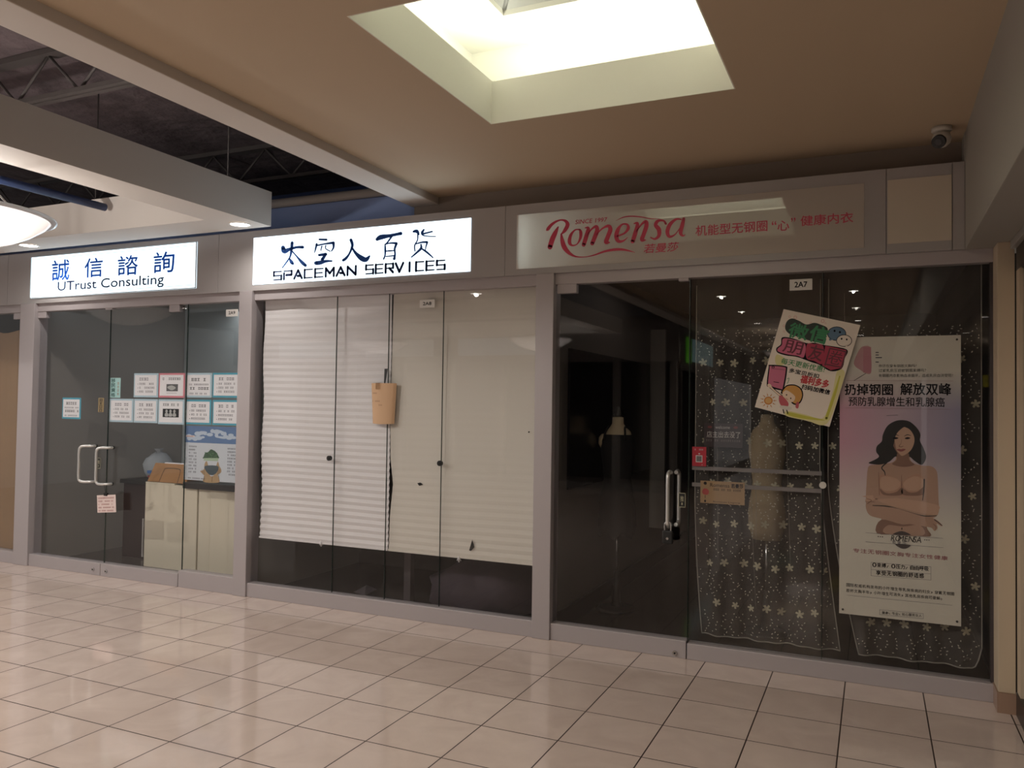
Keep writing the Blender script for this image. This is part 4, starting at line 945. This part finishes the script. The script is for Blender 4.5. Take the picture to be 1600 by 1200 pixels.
b = MB(); b.blob([(312, 335), (400, 345), (500, 380), (560, 378), (640, 395), (815, 430), (800, 500), (775, 580), (690, 600), (600, 550), (540, 530), (430, 490), (345, 478), (275, 455), (265, 420), (300, 390)], CP, dk, .0006)
b.blob([(320, 345), (400, 355), (490, 388), (480, 490), (430, 480), (350, 468), (283, 448), (275, 425), (308, 395)], CP, pk, .0008); b.blob([(505, 390), (560, 388), (632, 405), (625, 540), (560, 520), (500, 495)], CP, rd, .0008); b.poly([(648, 400), (812, 435), (775, 575), (690, 592), (622, 555)], CP, rd, .0008)
dr = G('dark_red_line', '5a1428')
b.text('朋', 0, 150, -5, 95, tiltF(310, 440), dr, .0010, .01); b.text('友', 0, 110, -5, 110, tiltF(508, 495), dr, .0010, .02); b.text('圈', 0, 140, -5, 140, tiltF(640, 550), dr, .0010, .0); b.build('red_lettering', r)
b = MB(); b.text('每天更新优惠!', 0, 345, 0, 48, tiltF(298, 540), G('bright_green', '3f7f4a'), .0008, .02); b.text('多宝贝折扣', 0, 235, 0, 34, tiltF(362, 608), dk, .0008, .03); b.build('small_lettering', r)
b = MB(); b.text('福利多多', 0, 222, 0, 62, tiltF(448, 688), G('scarlet', 'b02a30'), .0008, .05); b.text('扫码加微信', 0, 225, 0, 38, tiltF(458, 738), dk, .0008, .04); b.build('red_small_lettering', r)
b = MB()      # two speech bubbles
bl = G('bubble_blue', '4e6a82'); b.ell(737, 307, 74, 56, CP, dk, .0006); b.ell(737, 307, 69, 51, CP, bl, .0008); b.poly([(675, 345), (680, 362), (715, 352)], CP, bl, .0008)
b.ell(795, 362, 62, 48, CP, dk, .0010); b.ell(795, 362, 57, 43, CP, M_('poster_white', 'd8ccbe', .35), .0012); b.poly([(800, 400), (815, 415), (825, 392)], CP, M_('poster_white', 'd8ccbe', .35), .0012)
for q in ((720, 285, 8), (762, 295, 8), (775, 347, 7), (815, 352, 7)): b.ell(q[0], q[1], q[2], q[2]*1.1, CP, dk, .0014)
b.build('speech_bubbles', r)
b = MB(); pp = G('phone_pink', 'b8607a')
b.blob([(215, 550), (335, 560), (350, 590), (325, 735), (300, 750), (210, 725), (190, 700), (205, 570)], CP, dk, .0006); b.blob([(222, 560), (325, 568), (338, 595), (315, 730), (298, 738), (215, 713), (201, 695), (213, 575)], CP, pp, .0008)
b.ell(240, 568, 12, 9, CP, dk, .001); b.ell(240, 568, 6, 5, CP, pp, .0012); b.stroke([(245, 683, 5), (285, 690, 5)], CP, dk, .001); b.stroke([(225, 580, 2), (330, 590, 2)], CP, dk, .001); b.build('drawn_phone', r)
b = MB(); og = G('sun_orange', 'b8742a'); b.ell(203, 830, 34, 32, CP, og, .0006); b.ell(203, 830, 24, 22, CP, G('sun_pale', 'c89a58'), .0008)
for k in range(11):
    a_ = k*2*math.pi/11; b.stroke([(203+44*math.cos(a_), 830+42*math.sin(a_), 8), (203+66*math.cos(a_), 830+58*math.sin(a_), 2)], CP, og, .0006, smooth=False)
b.build('drawn_sun', r)
b = MB(); hr = G('hair_orange', 'c08a3c'); skn = G('drawn_skin', 'd8bfa6'); sh_ = G('drawn_coral', 'b04a52')
b.blob([(320, 735), (350, 708), (410, 705), (460, 735), (475, 790), (450, 850), (400, 860), (340, 800), (300, 770)], CP, dk, .0006); b.blob([(328, 738), (355, 716), (408, 713), (452, 740), (466, 790), (445, 840), (405, 850), (345, 795), (312, 768)], CP, hr, .0008)
b.blob([(322, 760), (350, 750), (410, 795), (400, 835), (370, 840), (330, 815), (312, 785)], CP, skn, .001); b.ell(345, 785, 5, 6, CP, dk, .0014); b.ell(378, 812, 5, 6, CP, dk, .0014); b.stroke([(340, 812, 4), (356, 822, 4)], CP, sh_, .0014)
b.stroke([(210, 712, 24), (250, 750, 20), (310, 800, 22)], CP, dk, .0006); b.stroke([(212, 714, 14), (250, 752, 12), (308, 800, 14)], CP, skn, .0010); b.blob([(195, 710), (205, 698), (222, 704), (228, 722), (210, 728)], CP, skn, .0012)
b.blob([(290, 790), (320, 800), (360, 850), (345, 885), (305, 870), (285, 830)], CP, sh_, .0012); b.blob([(300, 868), (380, 880), (378, 900), (330, 900), (295, 885)], CP, G('drawn_skirt', 'c9c0b4'), .0013)
b.stroke([(318, 900, 8), (325, 928, 8)], CP, dk, .0008); b.stroke([(345, 900, 8), (355, 930, 8)], CP, dk, .0008); b.blob([(425, 840), (442, 850), (435, 890), (415, 880)], CP, sh_, .0012)
b.stroke([(350, 660, 4), (365, 655, 4), (355, 690, 4), (348, 695, 3)], CP, gr, .0006); b.build('drawn_child', r)
b = MB()
for q in ((370, 175, 9), (413, 180, 13), (325, 245, 9), (325, 290, 8), (535, 225, 9), (628, 208, 14), (650, 225, 7)): b.ell(q[0], q[1], q[2], q[2], CP, G('pink_dot', 'c88f88'), .0004); b.ell(q[0], q[1], q[2]*.7, q[2]*.7, CP, M_('poster_white', 'd8ccbe', .35), .0005)
b.build('pink_bubbles', r)
# ---- tall pink lingerie poster, inside the glass
YQ = .062
def poster_mat():
    m = bpy.data.materials.new('tall_poster_print'); m.use_nodes = True; nt = m.node_tree; b = nt.nodes['Principled BSDF']; N = nt.nodes.new; L = nt.links.new
    tc = N('ShaderNodeTexCoord'); sp = N('ShaderNodeSeparateXYZ'); L(tc.outputs['Generated'], sp.inputs[0])
    cr = N('ShaderNodeValToRGB'); L(sp.outputs[2], cr.inputs[0]); e = cr.color_ramp.elements
    e[0].position = .33; e[0].color = (0, 0, 0, 1); e[1].position = .62; e[1].color = (1, 1, 1, 1); e.new(.74).color = (1, 1, 1, 1); e.new(.88).color = (0, 0, 0, 1)
    cx = N('ShaderNodeValToRGB'); L(sp.outputs[0], cx.inputs[0]); q = cx.color_ramp.elements
    q[0].color = rgb('c896a6'); q[1].color = rgb('938ea4'); q.new(.5).color = rgb('b8a2ac')
    mx = N('ShaderNodeMix'); mx.data_type = 'RGBA'; L(cr.outputs[0], mx.inputs[0]); mx.inputs[6].default_value = rgb('d0cabc'); L(cx.outputs[0], mx.inputs[7]); L(mx.outputs[2], b.inputs['Base Color']); b.inputs['Roughness'].default_value = .4
    return m
m_tall = poster_mat()
px0, px1, pz0, pz1 = -.187, .446, .380, 2.014
r = thing('tall_poster', 'tall pink and cream underwear poster of a long-haired model in the right window', 'poster', ((px0+px1)/2, YQ, pz0))
MB().box(px0, px1, YQ, YQ+.0015, pz0, pz1, m_tall).build('sheet', r)
b = MB()
for x in (px0+.02, px1-.02):
    for z in (pz0+.025, pz1-.025): b.disc((x, YQ-.003, z), .006, m_black, 'y', .006, 12)
b.build('eyelets', r)
CQ = crop(1290, 500, 4.617, F=px_plane(YQ))
C0 = px_plane(YQ)
b = MB(); TT = lambda t, p0, p1, m=m_ink, bold=0.0: T(b, t, p0, p1, YQ, m, bold, 0, .0008)
T(b, '扔掉钢圈', (1320, 617), (1395, 600), YQ, m_ink, .022, 0, .0008); T(b, '解放双峰', (1407, 617), (1486, 599), YQ, m_ink, .022, 0, .0008); T(b, '预防乳腺增生和乳腺癌', (1326, 634), (1476, 621), YQ, m_ink, .01, 0, .0008)
b.build('headline', r)
b = MB(); T(b, '你还在穿有钢圈文胸吗！', (1373, 574), (1432, 569), YQ, m_ink, 0, 0, .0008); T(b, '过紧乳房压迫被钢圈束缚吗？', (1373, 581.5), (1447, 576), YQ, m_ink, 0, 0, .0008); T(b, '有钢圈内衣影响血液循环，造成乳房血流受阻！', (1373, 589.5), (1489, 584), YQ, m_ink, 0, 0, .0008)
for k, w in enumerate((5, 5, 10, 5)): b.rect(1368, 1368+w, 550+4*k+(3 if k == 3 else 0), 551.5+4*k+(3 if k == 3 else 0), C0, m_grey, .0008)
b.stroke([(205, 437, 3), (250, 410, 4), (290, 385, 3)], CQ, m_ink, .0008); b.build('small_print', r)
b = MB(); b.blob([(240, 220), (270, 190), (320, 195), (330, 280), (328, 380), (290, 385), (250, 360), (215, 335), (205, 300)], CQ, G('pink_rose', 'b98a8c'), .0006); b.rect(272, 328, 195, 380, CQ, G('pink_ribbon', 'b57882'), .0008); b.build('printed_ribbon', r)
ml = G('mauve_rule', '8f6468'); b = MB()
b.stroke([(150, 437, 2), (920, 440, 2)], CQ, ml, .0006, smooth=False); b.stroke([(140, 633, 2), (900, 645, 2)], CQ, ml, .0006, smooth=False); b.stroke([(440, 690, 3), (520, 686, 3)], CQ, m_grey, .0006, smooth=False); b.build('rules', r)
# model print
sk = G('skin_print', 'ad8a75'); sk2 = G('skin_print_deep', '83604f'); sk3 = G('skin_print_pale', 'bd9880'); hair = G('hair_print', '15110f'); bra = G('nude_bra_print', 'b0866f'); lip = G('lip_print', '8a4644')
Y = 1108
b = MB(); b.blob([(515,950),(600,950),(612,1010),(645,1038),(700,1050),(760,1055),(795,1080),(808,1130),(815,1300),(818,1370),(800,1415),(745,1440),(700,1455),(735,1510),(752,1562),(560,1548),(370,1538),(402,1450),(390,1425),(330,1408),(297,1370),(290,1300),(295,1180),(303,1080),(320,1050),(380,1042),(470,1030),(505,1005)], CQ, sk, .0006, 4)
b.blob([(386,1180),(390,1125),(430,1112),(480,1130),(548,1165),(600,1130),(660,1112),(706,1135),(712,1230),(690,1262),(640,1268),(470,1268),(400,1262),(386,1240)], CQ, bra, .0008, 4)
b.blob([(392,1215),(440,1250),(510,1240),(546,1210),(548,1262),(420,1262)], CQ, sk2, .0009, 4); b.blob([(550,1210),(600,1242),(660,1240),(706,1205),(700,1262),(560,1262)], CQ, sk2, .0009, 4)
b.blob([(400,1140),(450,1128),(520,1150),(540,1190),(500,1228),(430,1232),(396,1200)], CQ, sk3, .0010, 4); b.blob([(560,1185),(590,1148),(650,1128),(700,1150),(704,1200),(660,1230),(590,1226)], CQ, sk3, .0010, 4)
b.stroke([(548,1120,3),(549,1180,6),(548,1230,3)], CQ, sk2, .0012); b.stroke([(382,1100,3),(386,1200,5),(388,1262,4)], CQ, sk2, .0012); b.stroke([(712,1150,10),(708,1230,8),(700,1300,5)], CQ, hair, .0012)
b.build('printed_torso', r)
b = MB(); b.blob([(402,1440),(560,1475),(700,1455),(735,1510),(752,1562),(560,1548),(370,1538)], CQ, sk2, .0011, 4); b.blob([(450,1480),(560,1490),(680,1480),(700,1555),(430,1540)], CQ, sk, .0012, 4); b.ell(550, 1505, 4, 9, CQ, hair, .0014)
b.blob([(262,1272),(340,1264),(350,1285),(440,1330),(560,1360),(700,1395),(800,1405),(812,1380),(818,1340),(700,1310),(560,1290),(440,1275),(395,1285),(350,1300),(300,1310),(285,1300),(300,1280)], CQ, sk3, .0014, 3)
b.stroke([(340,1338,5),(450,1345,8),(560,1375,8),(700,1412,7),(800,1412,5)], CQ, hair, .0016)
b.blob([(292,1325),(340,1345),(480,1352),(600,1385),(700,1415),(790,1435),(842,1480),(830,1486),(800,1468),(808,1500),(785,1522),(765,1500),(720,1490),(600,1470),(500,1455),(400,1432),(325,1412),(296,1375)], CQ, sk, .0018, 3)
b.stroke([(785,1440,6),(815,1462,6),(840,1482,5)], CQ, hair, .002); b.stroke([(775,1470,4),(795,1490,5),(790,1515,4)], CQ, sk2, .002); b.stroke([(300,1290,4),(330,1300,5),(300,1325,4)], CQ, sk2, .002); b.stroke([(285,1310,3),(350,1312,4)], CQ, sk2, .002); b.build('printed_arms', r)
b = MB(); b.blob([(555,722),(500,730),(445,765),(412,830),(405,875),(370,910),(365,950),(385,985),(350,1010),(310,1030),(340,1040),(400,1042),(460,1022),(505,985),(545,1000),(600,985),(640,1015),(690,1045),(718,1015),(724,975),(702,915),(680,870),(684,825),(660,780),(610,735)], CQ, hair, .0008, 4)
b.stroke([(440,1030,10),(405,1065,8),(425,1095,7),(430,1120,5)], CQ, hair, .0012); b.build('printed_hair', r)
b = MB(); b.blob([(520,960),(596,960),(604,1010),(640,1045),(560,1060),(480,1040),(512,1010)], CQ, sk2, .0010, 4)
b.blob([(492,850),(505,800),(545,770),(600,785),(634,830),(640,880),(618,935),(580,968),(548,980),(520,962),(492,915),(480,880)], CQ, sk3, .0012, 4)
b.blob([(480,880),(492,835),(500,880),(512,940),(545,978),(520,962),(492,915)], CQ, sk2, .0013, 3); b.blob([(445,800),(500,760),(560,745),(600,760),(560,775),(520,810),(500,850),(490,900),(470,930)], CQ, hair, .0014, 4)
for x_ in (504, 590): b.blob([(x_-20, 854), (x_, 845), (x_+22, 852), (x_, 860)], CQ, m_ink, .0016, 4); b.stroke([(x_-22, 838, 3), (x_, 828, 6), (x_+24, 834, 3)], CQ, hair, .0016)
b.stroke([(548, 860, 2), (544, 890, 3), (530, 910, 5), (545, 915, 6), (560, 910, 4)], CQ, sk2, .0016); b.blob([(512, 935), (532, 930), (545, 933), (558, 929), (578, 934), (545, 950)], CQ, lip, .0016, 4); b.build('printed_face', r)
b = MB()
b.stroke([(288, 1534, 2), (848, 1575, 2)], CQ, m_grey, .0022, smooth=False); b.stroke([(288, 1600, 2), (848, 1642, 2)], CQ, m_grey, .0022, smooth=False)
b.blob([(490, 1540), (550, 1522), (610, 1545), (600, 1552), (500, 1548)], CQ, G('emblem_grey', '3a3030'), .0022, 3); b.blob([(505, 1615), (610, 1622), (590, 1645), (560, 1650), (530, 1640)], CQ, G('emblem_grey', '3a3030'), .0022, 3)
p = lambda u, v: (1290+u/4.617, 500+v/4.617)
for t_, a_, c_ in (('RO', (470, 1592), (540, 1556)), ('MEN', (522, 1594), (640, 1562)), ('SA', (630, 1604), (690, 1565))):
    T(b, t_, p(*a_), p(*c_), YQ, m_ink, .0, .2, .0024)
T(b, '若 曼 莎', p(480, 1612), p(580, 1598), YQ, m_grey, 0, 0, .0024)
for u in (380, 395, 410, 715, 730, 745): b.ell(u, 1562+(u-380)*.07, 4, 4, CQ, m_ink, .0024, 8)
b.build('brand_band', r)
b = MB()
def along(t, u0, u1, v0, h, slope, m, bold=0.0, shear=0):   # one character after another on a slightly falling line
    n = len(t); w = (u1-u0)/n
    for i, ch in enumerate(t):
        if ch == ' ': continue
        k_ = .5 if ch in '/，。、' else 1
        v = v0+slope*(u0+w*i-u0); T(b, ch, p(u0+w*i+w*.06, v+(h if k_ == 1 else h)), p(u0+w*i+w*(.92 if k_ == 1 else .5), v+(0 if k_ == 1 else h*.4)), YQ, m, bold, 0, .001)
along('专注无钢圈文胸专注女性健康', 195, 885, 1650, 26, .085, G('dusty_red_print', '955a5c'), .02)
along('0束缚/0压力/自由呼吸', 335, 745, 1752, 28, .075, m_ink, .03); along('享受无钢圈的舒适感', 362, 712, 1808, 30, .07, m_ink, .03)
along('国际权威机构发布的小叶增生等乳房疾病的妇女，穿戴无钢圈', 148, 930, 1900, 22, .085, m_ink, .01); along('胶杯文胸半年，小叶增生可消失，其他乳房疾病可缓解。', 148, 855, 1940, 22, .085, m_ink, .01)
along('健康、专业、贴心服务女人', 405, 695, 2102, 18, .08, m_ink, .01); b.build('lower_print', r)
b = MB()
for q in ([(328, 1748), (760, 1780)], [(328, 1800), (760, 1832)], [(328, 1845), (760, 1876)], [(328, 1748), (328, 1845)], [(760, 1780), (760, 1876)], [(155, 1985), (915, 2058)], [(390, 2090), (705, 2118)], [(390, 2125), (705, 2155)], [(390, 2090), (390, 2125)], [(705, 2118), (705, 2155)]):
    b.stroke([(*q[0], 2), (*q[1], 2)], CQ, m_grey, .0008, smooth=False)
b.build('print_frames', r)
